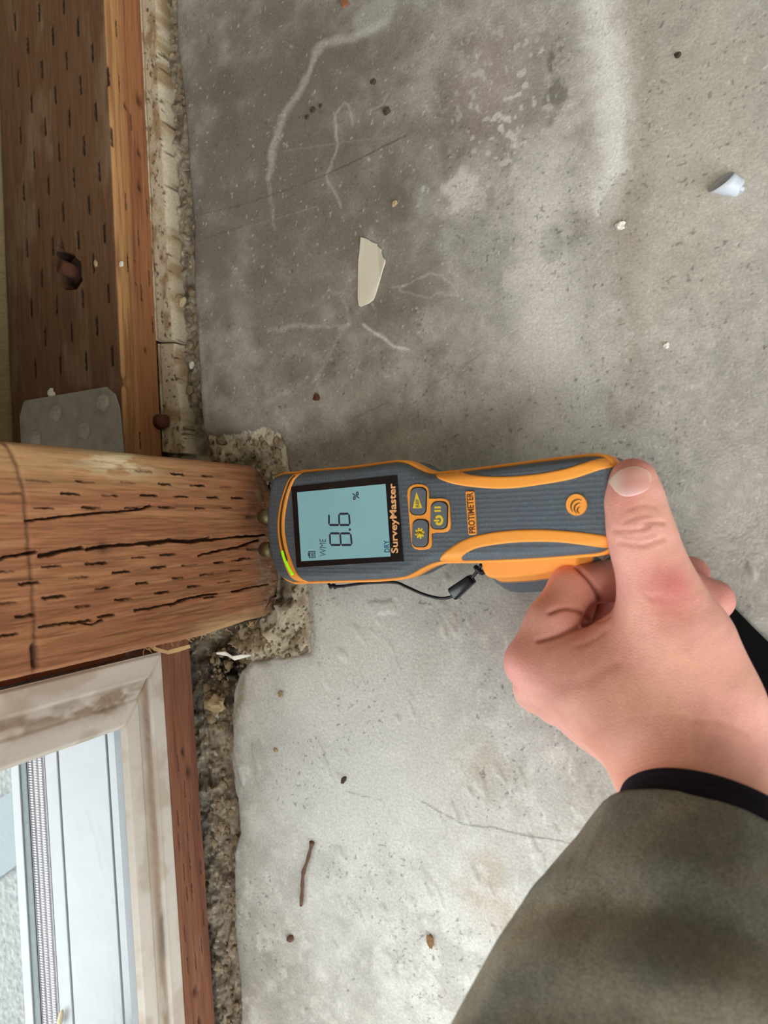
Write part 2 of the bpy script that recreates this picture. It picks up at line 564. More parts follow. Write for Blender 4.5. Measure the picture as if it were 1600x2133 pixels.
# broad shades of cement, partly carrying light and shade
blob(580, 340, 470, 640, lin((112, 104, 94)), 0.88, 0.8, 1, 0.6)  # damp brown concrete, with the shade of this corner put into the colour
blob(1440, 300, 240, 420, lin((196, 186, 168)), 0.5, 0.9, 2, 0.4)
blob(1140, 720, 80, 420, PALE, 0.6, 0.9, 3, 0.8)
blob(760, 1560, 420, 560, lin((226, 226, 221)), 0.8, 0.8, 4, 0.35)  # this and the next: cleaner concrete, lifted paler for missing window light
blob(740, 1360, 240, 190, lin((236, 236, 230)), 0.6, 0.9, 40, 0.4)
blob(960, 1960, 200, 260, lin((206, 203, 196)), 0.5, 0.9, 5, 0.7)
blob(900, 1560, 70, 300, PALE, 0.4, 0.9, 6, 0.8)
blob(1020, 1880, 70, 100, lin((190, 170, 146)), 0.5, 0.8, 7, 0.7)
blob(1000, 1600, 60, 80, lin((190, 178, 152)), 0.4, 0.9, 8, 0.7)
blob(1000, 180, 170, 210, lin((172, 156, 146)), 0.45, 0.9, 9, 0.7)
blob(470, 190, 45, 95, DARK, 0.55, 0.7, 10, 0.8)
blob(600, 640, 190, 130, lin((138, 130, 120)), 0.45, 0.9, 11, 0.9)
blob(720, 810, 140, 110, lin((132, 124, 108)), 0.5, 0.8, 12, 0.8)
blob(860, 600, 130, 60, lin((140, 130, 116)), 0.4, 0.8, 13, 0.8)
blob(780, 30, 60, 45, lin((178, 178, 168)), 0.6, 0.4, 14, 0.5)
# dark damp marks beside the white streak
blob(1150, 520, 26, 40, DARK, 0.75, 0.4, 15, 0.9)
blob(1165, 195, 26, 60, DARK, 0.7, 0.4, 16, 1.1)
blob(1148, 130, 10, 22, DARK, 0.7, 0.5, 17, 0.8)
blob(1270, 830, 40, 50, DARK, 0.5, 0.8, 18, 1.0)
blob(1110, 340, 25, 60, DARK, 0.35, 0.9, 19, 1.0)
# the long white bloom streak and the brown band beside it
stroke([(1250, -60), (1262, 30), (1280, 120), (1290, 200), (1300, 280), (1285, 350), (1240, 400)], 70, PALE, 0.95, 1, 0.22, 1.0, 0.010)
stroke([(1258, -60), (1272, 60), (1288, 160), (1299, 260), (1285, 340)], 34, WHITE, 0.85, 2, 0.32, 1.0, 0.010)
stroke([(1300, -60), (1330, 80), (1335, 260), (1320, 420), (1300, 560), (1310, 700), (1305, 860)], 46, BROWN, 0.45, 3, 0.25, 1.0, 0.006)
stroke([(1130, 330), (1140, 420), (1120, 520), (1130, 660), (1170, 760), (1220, 860)], 90, PALE, 0.75, 4, 0.30, 1.0, 0.010)
stroke([(1285, 640), (1305, 700), (1270, 760), (1300, 830)], 30, PALE, 0.5, 5, 0.42, 1.0, 0.008)
yy = (GY - PXF(1280, 0)[1]) / (PXF(1280, 420)[1] - PXF(1280, 0)[1])
cx_ = np.interp(yy, [-0.3, 0, 0.3, 0.6, 0.85, 1.0], [PXF(x, y)[0] for x, y in [(1245, -120), (1250, 0), (1272, 126), (1292, 250), (1285, 350), (1245, 410)]])
hw = np.interp(yy, [-0.3, 0, 0.5, 0.9, 1.05], [0.010, 0.010, 0.011, 0.008, 0.001])
sd_ = (cx_ - GX) / hw                                 # ragged on the left, cleaner on the right
k = sstep(-0.35, -0.05, sd_) * (1 - sstep(0.3, 1.5, sd_ + 1.8 * (fbm(GX * 0.35, GY, 150, 4, 78) - 0.5))) * (yy < 1.05)
col = lerpc(col, lin((234, 231, 226)), 0.85 * k * (0.55 + 0.45 * fbm(GX, GY, 260, 3, 79)))
# spatter of pale spots
sp = sstep(0.63, 0.70, fbm(GX, GY, 260, 2, 77)) * np.exp(-(((GX - PXF(1060, 230)[0]) / 0.03) ** 2 + ((GY - PXF(1060, 230)[1]) / 0.05) ** 2))
col = lerpc(col, PALE, 0.75 * sp)
blob(960, 395, 34, 40, PALE, 0.75, 0.5, 20, 1.4)
# bloom edges
stroke([(800, 50), (740, 75), (670, 90), (655, 125), (625, 190), (590, 240), (570, 300), (560, 370)], 16, PALE, 0.48, 6, 0.36, 1.0, 0.005)
stroke([(560, 370), (565, 420), (572, 480)], 9, PALE, 0.4, 7, 0.35)
stroke([(700, 290), (700, 240), (715, 215), (732, 225), (733, 260)], 5, PALE, 0.55, 8, 0.30)
stroke([(700, 260), (704, 300), (690, 345), (682, 366), (695, 400), (712, 430)], 5, PALE, 0.55, 9, 0.32)
stroke([(815, 185), (800, 215), (765, 232)], 5, PALE, 0.5, 10, 0.3)
stroke([(820, 600), (850, 590), (890, 568), (920, 575), (945, 595), (955, 615), (940, 610)], 4, PALE, 0.6, 11, 0.30)
stroke([(830, 606), (860, 612), (895, 622), (915, 612), (945, 618)], 4, PALE, 0.45, 12, 0.32)
stroke([(560, 690), (620, 680), (700, 680), (730, 672)], 9, PALE, 0.6, 13, 0.45)
stroke([(690, 600), (715, 630), (728, 672)], 7, PALE, 0.4, 14, 0.42)
stroke([(758, 676), (775, 690), (800, 705), (820, 722), (850, 728)], 5, WHITE, 0.75, 15, 0.35, 1.0, 0.001)
stroke([(728, 675), (700, 710), (670, 770), (650, 800)], 9, PALE, 0.35, 16, 0.35)
stroke([(540, 850), (590, 820), (640, 790)], 8, PALE, 0.3, 17, 0.35)
stroke([(430, 880), (424, 780), (412, 680)], 14, PALE, 0.35, 18, 0.3)
stroke([(1480, 480), (1510, 430), (1540, 400)], 10, PALE, 0.4, 19, 0.4)
# scratches and hairline cracks
stroke([(846, 282), (790, 310), (720, 345), (675, 365)], 3, lin((70, 66, 60)), 0.85, 20, 0.35, 1.0, 0.0006)
stroke([(675, 365), (600, 395), (530, 418), (470, 434), (415, 447)], 2.6, lin((84, 80, 74)), 0.7, 21, 0.38, 1.0, 0.0006)
stroke([(660, 430), (580, 455), (505, 475)], 3, lin((160, 154, 146)), 0.5, 22, 0.3, 1.0, 0.0006)
stroke([(505, 472), (460, 485), (425, 497)], 2.6, lin((84, 80, 74)), 0.6, 23, 0.40, 1.0, 0.0006)
stroke([(590, 315), (690, 300), (840, 282)], 4, lin((160, 154, 146)), 0.4, 24, 0.35, 1.0, 0.0006)
stroke([(880, 1670), (960, 1715), (1030, 1725), (1090, 1738), (1210, 1760)], 2.6, lin((110, 106, 100)), 0.75, 25, 0.25, 1.0, 0.0012)
stroke([(720, 1650), (800, 1668)], 2.4, lin((130, 126, 120)), 0.5, 26, 0.3)
stroke([(740, 870), (800, 840), (810, 838)], 3, lin((80, 76, 70)), 0.4, 27, 0.35)
stroke([(860, 842), (900, 800), (1005, 735)], 4, DARK, 0.4, 28, 0.40)
stroke([(525, 1520), (527, 1580)], 2.4, lin((130, 132, 120)), 0.6, 29, 0.2)
# water line along the gap and round the pocket
stroke([(560, 1377), (530, 1378), (512, 1392), (505, 1420), (503, 1450), (494, 1480), (484, 1505)], 16, lin((138, 132, 100)), 0.85, 30, 0.12)
stroke([(648, 1220), (652, 1300), (656, 1330), (650, 1362), (600, 1376)], 7, lin((170, 160, 130)), 0.6, 31, 0.25)
stroke([(650, 1362), (620, 1378), (560, 1380)], 4, WHITE, 0.7, 32, 0.25)
stroke([(500, 1520), (492, 1600), (505, 1690), (508, 1760), (500, 1900), (515, 2133)], 26, lin((160, 160, 150)), 0.45, 33, 0.3)
for k in range(26):                                  # short trowel blisters, paler
    x, y = rng.uniform(1000, 1250), rng.uniform(1300, 1500)
    x, y = (x - 150, y) if k % 2 else (rng.uniform(1050, 1230), rng.uniform(1500, 1850))
    stroke([(x, y), (x + rng.uniform(-3, 9), y + rng.uniform(12, 34))], 5, WHITE, 0.6, 500 + k, 0.25)
# white bloom lower right
wb = sstep(0.52, 0.66, fbm(GX, GY, 75, 5, 91)) * np.exp(-(((GX - PXF(930, 2010)[0]) / 0.05) ** 2 + ((GY - PXF(930, 2010)[1]) / 0.06) ** 2))
col = lerpc(col, lin((238, 237, 232)), 0.55 * wb)
wb2 = sstep(0.52, 0.76, fbm(GX, GY, 130, 5, 92)) * sstep(-0.01, -0.06, GY) * 0.40
col = lerpc(col, WHITE, wb2)
# fine specks
spk = sstep(0.76, 0.84, fbm(GX, GY, 520, 2, 93))
col = lerpc(col, lin((84, 80, 72)), 0.55 * spk * (fbm(GX, GY, 20, 2, 94) > 0.45))
spk = sstep(0.80, 0.87, fbm(GX, GY, 480, 2, 95))
col = lerpc(col, WHITE, 0.35 * spk)
col *= (1 - 0.25 * np.exp(-(d_edge / 0.006) ** 2))[..., None]      # grime worn into the slab's edge

dirt_c = np.ones_like(col) * np.array(lin((150, 139, 123)))
dirt_c = lerpc(dirt_c, lin((180, 168, 148)), sstep(0.50, 0.72, fbm(GX, GY, 160, 4, 96)) * 0.6)
dirt_c = lerpc(dirt_c, lin((84, 74, 62)), sstep(0.5, 0.7, fbm(GX, GY, 110, 4, 97)) * 0.7)
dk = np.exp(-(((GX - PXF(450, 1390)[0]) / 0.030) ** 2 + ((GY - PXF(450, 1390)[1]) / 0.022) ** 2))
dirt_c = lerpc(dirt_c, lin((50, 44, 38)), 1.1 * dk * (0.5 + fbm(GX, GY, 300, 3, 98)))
dirt_c = lerpc(dirt_c, lin((196, 186, 164)), sstep(0.70, 0.78, fbm(GX, GY, 330, 2, 99)) * 0.7)
mort_c = np.ones_like(col) * np.array(lin((214, 204, 180)))
mort_c = lerpc(mort_c, lin((150, 130, 100)), sstep(0.45, 0.7, fbm(GX, GY, 120, 4, 111)) * 0.7)
mort_c = lerpc(mort_c, lin((72, 62, 50)), sstep(0.64, 0.74, fbm(GX, GY, 520, 2, 61)) * 0.8)
mort_c = lerpc(mort_c, lin((70, 58, 46)), sstep(0.010, 0.026, d_edge) * sstep(0.35, 0.55, fbm(GX, GY, 110, 3, 112)) * 0.9)
mort_c = lerpc(mort_c, lin((226, 220, 204)), (1 - sstep(0.0, 0.006, d_edge)) * 0.6)
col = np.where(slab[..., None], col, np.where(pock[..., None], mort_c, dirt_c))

V = np.stack([GX, GY, zz], -1).reshape(-1, 3)
F = grid_faces(ny_, nx_)
C_ = col.reshape(-1, 3)
cls = np.where(slab, 0, np.where(pock, 1, 2)).reshape(-1)
fc = cls[F].min(1)
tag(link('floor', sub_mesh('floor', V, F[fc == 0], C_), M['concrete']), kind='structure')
tag(link('mortar_patch', sub_mesh('mortar_patch', V, F[fc == 1], C_), M['mortar']),
    'crumbling pale mortar pocket around the foot of the wooden post', 'mortar')
tag(link('dirt', sub_mesh('dirt', V, F[fc == 2], C_), M['dirt']),
    'grey brown dirt and rotted debris filling the gap along the slab edge', 'dirt', kind='stuff')
del V, F, C_

def floor_z(x, y):
    i = min(max(np.searchsorted(gy, y), 0), ny_ - 1)
    j = min(max(np.searchsorted(gx, x), 0), nx_ - 1)
    return float(zz[i, j])

# ================================================================== TIMBER
def timber(name, prof, ts, to_world, disp, colour, material, parent=None):
    """prof: list of (a, b, na, nb) round the cross-section; ts: samples along the length; disp(A,B,T)->inward depth; colour(A,B,T)"""
    P = np.array(prof)
    n, m = len(P), len(ts)
    A = np.repeat(P[None, :, 0], m, 0)
    B = np.repeat(P[None, :, 1], m, 0)
    NA = np.repeat(P[None, :, 2], m, 0)
    NB = np.repeat(P[None, :, 3], m, 0)
    T = np.repeat(np.array(ts)[:, None], n, 1)
    d = disp(A, B, T, NA, NB)
    A2, B2 = A - d * NA, B - d * NB
    V = to_world(A2, B2, T).reshape(-1, 3)
    c = colour(A, B, T, NA, NB).reshape(-1, 3)
    F = grid_faces(m, n, True)
    ctr = [V[:n].mean(0), V[-n:].mean(0)]
    V = np.vstack([V, ctr])
    c = np.vstack([c, c[:1], c[-1:]])
    capa = [[i, (i + 1) % n, (i + 1) % n, m * n] for i in range(n)]
    Fl = [list(map(int, f)) for f in F]
    Fl += [[(i + 1) % n, i, m * n] for i in range(n)]
    Fl += [[(m - 1) * n + i, (m - 1) * n + (i + 1) % n, m * n + 1] for i in range(n)]
    me = mesh_np(name, V, Fl, c)
    bm = bmesh.new()
    bm.from_mesh(me)
    bmesh.ops.recalc_face_normals(bm, faces=bm.faces)
    bm.to_mesh(me)
    bm.free()
    return link(name, me, material, parent)

def rect_profile(a0, a1, b0, b1, r, steps):
    """steps: samples on sides (+a, +b, -a, -b) going counter-clockwise from (a1,b0)"""
    out = []
    def side(p, q, nrm, k):
        for i in range(k):
            t = i / k
            out.append((p[0] + (q[0] - p[0]) * t, p[1] + (q[1] - p[1]) * t, *nrm))
    def arc(c, s, k=5):
        for i in range(k):
            th = s + math.pi / 2 * i / k
            out.append((c[0] + r * math.cos(th), c[1] + r * math.sin(th), math.cos(th), math.sin(th)))
    side((a1, b0 + r), (a1, b1 - r), (1, 0), steps[0])
    arc((a1 - r, b1 - r), 0)
    side((a1 - r, b1), (a0 + r, b1), (0, 1), steps[1])
    arc((a0 + r, b1 - r), math.pi / 2)
    side((a0, b1 - r), (a0, b0 + r), (-1, 0), steps[2])
    arc((a0 + r, b0 + r), math.pi)
    side((a0 + r, b0), (a1 - r, b0), (0, -1), steps[3])
    arc((a1 - r, b0 + r), 1.5 * math.pi)
    return out

def slit_mask(u, v, slits, half_w, ragged=0.0004):
    """slits: (u, v, half_length) along v"""
    m = np.zeros_like(u)
    uu = u + ragged * (fbm(u, v, 900, 2, 5) - 0.5) * 2
    for (su, sv, hl) in slits:
        k = (np.abs(u - su) < half_w * 3) & (np.abs(v - sv) < hl * 1.5)
        if not k.any():
            continue
        m[k] = np.maximum(m[k], (1 - sstep(0.45, 1.0, np.abs(uu[k] - su) / half_w)) * (1 - sstep(0.8, 1.1, np.abs(v[k] - sv) / hl)))
    return m

# ---- post
PY0, PY1 = -0.0515, 0.0455
def on_post(px, py):
    p = at_x(px, py, XPOST)
    return p[1], p[2]
def z6(x, y):
    return (x / 2.424, 800 + y / 2.424)
post_slits = []
for it in [(200, 487), (435, 492), (650, 495), (835, 505), (1000, 512), (1140, 518), (50, 550), (360, 553), (560, 562), (755, 562), (915, 568), (1075, 572),
           (225, 625), (465, 623), (670, 625), (845, 622), (1010, 625), (1145, 623), (265, 920), (490, 905), (700, 875), (850, 860), (400, 975), (615, 948),
           (805, 925), (960, 912), (1110, 900), (145, 1005), (520, 1030), (720, 1005), (900, 978), (1050, 960), (275, 1075), (420, 1120), (625, 1085),
           (820, 1052), (980, 1020), (1130, 998), (130, 1170), (310, 1210), (540, 1170), (720, 1135), (1060, 1075), (1195, 1045), (30, 945), (30, 1105),
           (30, 1270), (725, 440), (900, 455), (1050, 465), (1200, 575), (1190, 940), (1240, 880), (1200, 890), (410, 1200), (240, 1220)]:
    y, z = on_post(*z6(*it))
    post_slits.append((y, z, rng.uniform(0.0042, 0.0064)))
def cr(pts):
    return [on_post(*z6(*p)) for p in pts]
post_cracks = [(cr([(-60, 893), (0, 880), (90, 862), (180, 845)]), 0.0011), (cr([(200, 868), (300, 845), (420, 826)]), 0.0014),
               (cr([(440, 835), (520, 818), (640, 812), (760, 800)]), 0.0014), (cr([(750, 805), (870, 788), (960, 797), (1060, 778)]), 0.0017),
               (cr([(920, 800), (1040, 790), (1160, 775), (1340, 762)]), 0.0010), (cr([(130, 690), (400, 660), (700, 635), (765, 612)]), 0.0008),
               (cr([(860, 1115), (940, 1085), (1030, 1066), (1100, 1058)]), 0.0011), (cr([(1000, 866), (1120, 838), (1200, 825), (1310, 785)]), 0.0011),
               (cr([(680, 1145), (760, 1132), (860, 1110)]), 0.0008), (cr([(1170, 1050), (1250, 1030), (1370, 1010)]), 0.0008),
               (cr([(400, 1200), (460, 1215), (520, 1190)]), 0.0006)]
ring = cr([(-10, 250), (35, 300), (90, 410), (120, 520), (150, 860), (175, 1150), (185, 1440), (190, 1560)])
gouge = cr([(178, 1330), (186, 1420)])

def post_disp(A, B, T, NA, NB):
    front = NA > 0.3
    y, z = B, T
    d = 0.0018 * slit_mask(y, z, post_slits, 0.0006, 0.0005) * (0.35 + 0.65 * sstep(0.35, 0.6, fbm(y, z, 90, 3, 14)))
    for pts, wd in post_cracks:
        k = line_dist(y + 0.001 * (fbm(y, z, 400, 3, 15) - 0.5), z, pts)
        wd = wd * (0.35 + 0.75 * fbm(y, z, 120, 3, 12))
        d = np.maximum(d, 0.0035 * (1 - sstep(0.3 * wd, wd, k)))
    d += 0.0007 * np.exp(-(line_dist(y, z, ring) / 0.0012) ** 2)
    d += 0.003 * np.exp(-(line_dist(y, z, gouge) / 0.0018) ** 2)
    d = np.where(front, d, 0)
    d += 0.0014 * (fbm(B * 3 + A * 3, T * 0.25, 110, 4, 16) - 0.5) + 0.0022 * (fbm(B * 2 + A, T, 160, 4, 13) - 0.5) * (1 - sstep(0.0, 0.03, T)) + 0.0014 * (fbm(B * 2 + A * 2, T, 60, 3, 17) - 0.5) * (1 - sstep(0.0, 0.07, T))
    # worn, rotted foot: corners rounded away
    foot = 1 - sstep(0.0, 0.030, T + 0.004)
    edge = sstep(0.020, 0.049, np.abs(B - (PY0 + PY1) / 2))
    d += foot ** 2 * (0.002 + 0.007 * edge)
    d += 0.004 * (1 - sstep(0.008, 0.075, T)) * (np.abs(NB) > 0.3) * (NB < 0) * (T < 0.08)
    return d

def post_col(A, B, T, NA, NB):
    g = fbm(B * 9 + A * 5 + 0.02 * np.sin(T * 35), T * 0.55, 34, 5, 18)
    g2 = fbm(B * 16 + A * 9, T * 0.6, 60, 3, 19)
    c = np.ones(A.shape + (3,)) * np.array(lin((160, 106, 74)))
    c = lerpc(c, lin((178, 128, 90)), sstep(0.40, 0.75, g) * 0.7)
    c = lerpc(c, lin((108, 70, 46)), sstep(0.50, 0.75, g2) * 0.55)
    # paler, straw-coloured band on the far edge
    k = sstep(0.018, 0.040, B + 0.008 * (fbm(B, T, 40, 3, 23) - 0.5)) * sstep(0.03, 0.12, T)
    c = lerpc(c, lin((176, 142, 98)), 0.6 * k)
    cl = np.array(on_post(*z6(600, 400)))
    k = np.exp(-(((B - cl[0]) / 0.006) ** 2 + ((T - cl[1]) / 0.022) ** 2)) * sstep(0.42, 0.6, fbm(B * 5, T, 80, 4, 24))
    c = lerpc(c, lin((216, 200, 164)), 0.8 * k)
    # pale wane along the near bottom corner
    k = sstep(-0.040, -0.047, B + 0.004 * (fbm(B, T, 120, 3, 25) - 0.5)) * (1 - sstep(0.05, 0.10, T))
    c = lerpc(c, lin((190, 158, 116)), 0.8 * k)
    k = (1 - sstep(0.005, 0.035, T + 0.02 * (fbm(B, T, 70, 3, 26) - 0.5)))
    c = lerpc(c, lin((112, 84, 66)), 0.65 * k)
    c = lerpc(c, lin((150, 132, 112)), 0.5 * k * sstep(0.5, 0.7, fbm(B, T, 150, 3, 27)))
    s = slit_mask(B, T, post_slits, 0.0008, 0.0005) * (NA > 0.3) * (0.3 + 0.7 * sstep(0.35, 0.6, fbm(B, T, 90, 3, 14)))
    for pts, wd in post_cracks:
        q = line_dist(B + 0.001 * (fbm(B, T, 400, 3, 15) - 0.5), T, pts)
        wd = wd * (0.35 + 0.75 * fbm(B, T, 120, 3, 12))
        s = np.maximum(s, (1 - sstep(0.4 * wd, 1.1 * wd, q)) * (NA > 0.3))
    c = lerpc(c, lin((40, 26, 18)), 0.85 * s)
    q = np.exp(-(line_dist(B, T, ring) / 0.0010) ** 2) * (NA > 0.3)
    c = lerpc(c, lin((84, 56, 34)), 0.6 * q)
    q = np.exp(-(line_dist(B, T, gouge) / 0.0016) ** 2) * (NA > 0.3)
    c = lerpc(c, lin((50, 32, 22)), 0.9 * q)
    kn = np.array(on_post(*z6(520, 825)))
    q = np.exp(-(((B - kn[0]) / 0.0035) ** 2 + ((T - kn[1]) / 0.004) ** 2))
    c = lerpc(c, lin((60, 36, 24)), 0.75 * q)
    return c

prof = rect_profile(-0.356, XPOST, PY0, PY1, 0.0035, (230, 24, 10, 24))
tz = axis([(-0.004, 0.21, 440), (0.21, 0.5, 20), (0.5, 2.5, 10)])
post = timber('wooden_post', prof, tz, lambda A, B, T: np.stack([A, B, T], -1), post_disp, post_col, M['wood_post'])
place(post, (-0.31, -0.003, 0))
tag(post, 'rough brown incised timber post rising from the crumbling mortar pocket', 'post')

# ---- upper sill plate (bolted down beyond the post)
def z8(x, y):
    return (x / 2.246, y / 2.246)
plate_slits = []
for it in [(68, 100), (182, 55), (296, 20), (130, 210), (246, 165), (363, 122), (195, 322), (310, 280), (430, 245), (83, 365), (258, 440), (376, 395), (500, 355),
           (146, 482), (323, 550), (447, 520), (95, 632), (210, 592), (392, 680), (520, 635), (160, 745), (275, 710), (345, 830), (463, 800), (110, 895), (226, 865),
           (180, 1020), (294, 990), (415, 955), (540, 930), (125, 1160), (247, 1150), (365, 1120), (487, 1090), (195, 1300), (435, 1230), (145, 1440), (265, 1425),
           (385, 1395), (506, 1370), (212, 1575), (335, 1555), (453, 1525), (165, 1725), (282, 1705), (402, 1690), (524, 1665)]:
    p = at_z(*z8(*it), ZPL)
    plate_slits.append((p[0], p[1], 0.0068))
front_slits, knots = [], []
for it in [(545, 130), (560, 390), (590, 940), (615, 570), (650, 1110), (665, 1370), (690, 970), (717, 1520), (657, 2060), (600, 1230), (700, 1300), (720, 1000)]:
    p = at_x(*z8(*it), XPL)
    front_slits.append((p[2], p[1], 0.006))
for it, r in [((655, 470), 0.0042), ((655, 715), 0.0026), ((658, 872), 0.0032), ((590, 495), 0.002), ((632, 1217), 0.001), ((685, 1638), 0.002), ((638, 1325), 0.001)]:
    p = at_x(*z8(*it), XPL)
    knots.append((p[2], p[1], r))
bolt_p = at_z(143, 562, ZPL)
hole = [at_z(*p, ZPL)[:2] for p in [(118, 520), (126, 492), (134, 525), (152, 530), (168, 548), (170, 585), (160, 602), (136, 604), (122, 585)]]

def plate_disp(A, B, T, NA, NB):
    top, front = NB > 0.5, NA > 0.5
    d = np.where(top, 0.002 * slit_mask(A, T, plate_slits, 0.0008), 0) + np.where(front, 0.002 * slit_mask(B, T, front_slits, 0.0006), 0)
    h = in_poly(A + 0.0012 * (fbm(A, T, 500, 2, 33) - 0.5), T, hole) & top
    d = np.where(h, 0.011, d)
    for b, t, r in knots:
        d += front * 0.0018 * np.exp(-(((B - b) / (r * 0.7)) ** 2 + ((T - t) / r) ** 2))
    p = at_x(262, 795, XPL)
    d += 0.006 * np.exp(-(((T - p[1]) / 0.003) ** 2)) * np.exp(-(np.hypot(A - XPL, B - ZPL) / 0.004) ** 2)
    d += 0.0006 * (fbm(A * 3 + B * 3, T * 0.3, 120, 3, 34) - 0.5)
    return d

def plate_col(A, B, T, NA, NB):
    g = fbm(A * 10 + B * 10, T * 0.35, 30, 5, 35)
    c = np.ones(A.shape + (3,)) * np.array(lin((106, 77, 54)))  # top face coloured darker than the front to carry its shade
    c = lerpc(c, lin((104, 72, 50)), sstep(0.42, 0.7, g) * 0.8)
    c = lerpc(c, lin((132, 112, 88)), sstep(0.5, 0.72, fbm(A * 3, T, 24, 4, 36)) * 0.5 * (NB > 0.5))
    fr = NA > 0.4
    cf = np.ones(A.shape + (3,)) * np.array(lin((156, 104, 68)))
    cf = lerpc(cf, lin((186, 140, 90)), sstep(0.018, 0.030, B + 0.006 * (fbm(B * 6, T * 0.5, 60, 3, 37) - 0.5)) * 0.85)
    cf = lerpc(cf, lin((120, 70, 44)), sstep(0.45, 0.7, fbm(B * 12, T * 0.4, 40, 4, 38)) * 0.6)
    c = np.where(fr[..., None], cf, c)
    s = np.where(NB > 0.5, slit_mask(A, T, plate_slits, 0.0014), 0) + np.where(fr, slit_mask(B, T, front_slits, 0.0008), 0)
    c = lerpc(c, lin((34, 21, 14)), 0.95 * np.clip(s, 0, 1))
    h = in_poly(A, T, hole) & (NB > 0.5)
    c = lerpc(c, lin((46, 30, 26)), 0.9 * h.astype(float))
    bs = at_z(145, 640, ZPL)
    k = np.exp(-(((A - bs[0]) / 0.006) ** 2 + ((T - bs[1]) / 0.012) ** 2)) * (NB > 0.5)
    c = lerpc(c, lin((84, 68, 54)), 0.6 * k)
    for b, t, r in knots:
        k = np.exp(-(((B - b) / (r * 0.7)) ** 2 + ((T - t) / r) ** 2)) * fr
        c = lerpc(c, lin((64, 36, 24)), 0.85 * k)
    return c

prof = rect_profile(-0.4635, XPL, 0.001, ZPL, 0.003, (60, 175, 4, 8))
ty = axis([(0.0475, 0.40, 560), (0.40, 3.0, 16)])
pu = timber('sill_plate', prof, ty, lambda A, B, T: np.stack([A, T, B], -1), plate_disp, plate_col, M['wood_plate'])
place(pu, (-0.405, 0.22, 0))
tag(pu, 'wide brown incised sill plate holding the rusty anchor bolt, beyond the post', 'lumber')

# nail heads in the front of the plate
def disc(name, c, r, h, axis_, material, parent, seg=14):
    bm = bmesh.new()
    bmesh.ops.create_cone(bm, cap_ends=True, segments=seg, radius1=r, radius2=r * 0.8, depth=h)
    q = Vector((0, 0, 1)).rotation_difference(Vector(axis_))
    bmesh.ops.transform(bm, matrix=Matrix.Translation(Vector(c)) @ q.to_matrix().to_4x4(), verts=bm.verts)
    o = bm_obj(name, bm, material, parent, True)
    return o
p = at_x(337, 878, XPL + 0.003)
o = disc('nail_head', p, 0.0056, 0.0075, (1, 0, 0), M['rust'], None)
o.parent = pu
o.location = -Vector(pu.location)
o['label'] = 'rusty red nail head'

# anchor bolt sunk in the plate
bo = empty('anchor_bolt', (bolt_p[0], bolt_p[1], ZPL - 0.011))
tag(bo, 'rusty anchor bolt with nut sunk in a hole in the sill plate', 'bolt')
bm = bmesh.new()
bmesh.ops.create_cone(bm, cap_ends=True, segments=20, radius1=0.0052, radius2=0.0046, depth=0.017, matrix=Matrix.Translation((0, 0, 0.0085)))
bm_obj('shank', bm, M['rust'], bo, True)
bm = bmesh.new()
bmesh.ops.create_cone(bm, cap_ends=True, segments=6, radius1=0.0092, radius2=0.0088, depth=0.006, matrix=Matrix.Translation((0.001, 0.001, 0.0030)))
bm_obj('nut', bm, M['rust_dark'], bo)

# galvanised plate with four nail heads
cp = [at_z(*p, ZPL + 0.0012)[:2] for p in [(42, 868), (50, 838), (55, 834), (222, 806), (240, 822), (249, 850), (259, 960), (46, 950)]]
cpo = empty('connector_plate', (cp[0][0] + 0.03, 0.075, ZPL + 0.0005))
tag(cpo, 'galvanised steel connector plate nailed on the sill plate against the post', 'bracket')
bm = bmesh.new()
prism(bm, [(x - cpo.location.x, max(y, 0.0465) - 0.075) for x, y in cp], 0.0, 0.0013, 0.0003)
bm_obj('steel_sheet', bm, M['galv'], cpo)
for px, py in [(117, 860), (215, 839), (176, 897), (75, 912)]:
    q = at_z(px, py, ZPL + 0.002)
    bm = bmesh.new()
    bmesh.ops.create_uvsphere(bm, u_segments=16, v_segments=8, radius=0.0058)
    bmesh.ops.scale(bm, vec=(1, 1, 0.5), verts=bm.verts)
    bm_obj('nail_head', bm, M['galv_worn'], cpo, True, (q[0] - cpo.location.x, q[1] - 0.075, 0.0015))

# pale hardened strip along the foot of the plate: two lengths
def strip(name, edge_l, edge_r, z0, z1, label):
    n = 180
    L = resample([at_z(*p, z1)[:2] for p in edge_l], n)
    L[:, 0] = XPL - 0.0006
    Rr = resample([at_z(*p, z1)[:2] for p in edge_r], n)
    m = 22
    t = np.linspace(0, 1, m)
    G = L[:, None, :] * (1 - t)[None, :, None] + Rr[:, None, :] * t[None, :, None]
    x, y = G[..., 0] + 0.0006 * (fbm(G[..., 0], G[..., 1], 300, 3, 44) - 0.5), G[..., 1]
    prof_ = np.minimum(1, np.minimum(t, 1 - t) * 9)
    z = z0 + (z1 - z0) * np.sqrt(prof_)[None, :] + 0.0010 * (fbm(x, y * 0.4, 160, 4, 45) - 0.5)
    z[:, -1] = z0
    z[:, 0] = z[:, 3]
    z[:, 1] = z[:, 3]
    z[0, :] = z[-1, :] = z0
    c = np.ones(x.shape + (3,)) * np.array(lin((198, 185, 160)))
    c = lerpc(c, lin((150, 122, 86)), sstep(0.45, 0.68, fbm(x, y * 0.5, 160, 4, 46)) * 0.8)
    c = lerpc(c, lin((82, 62, 46)), sstep(0.66, 0.74, fbm(x, y, 420, 3, 47)) * 0.9)
    o = link(name, mesh_np(name, np.stack([x, y, z], -1).reshape(-1, 3), grid_faces(n, m), c.reshape(-1, 3)), M['mortar'])
    place(o, (x.mean(), y.mean(), z0))
    return tag(o, label, 'strip')
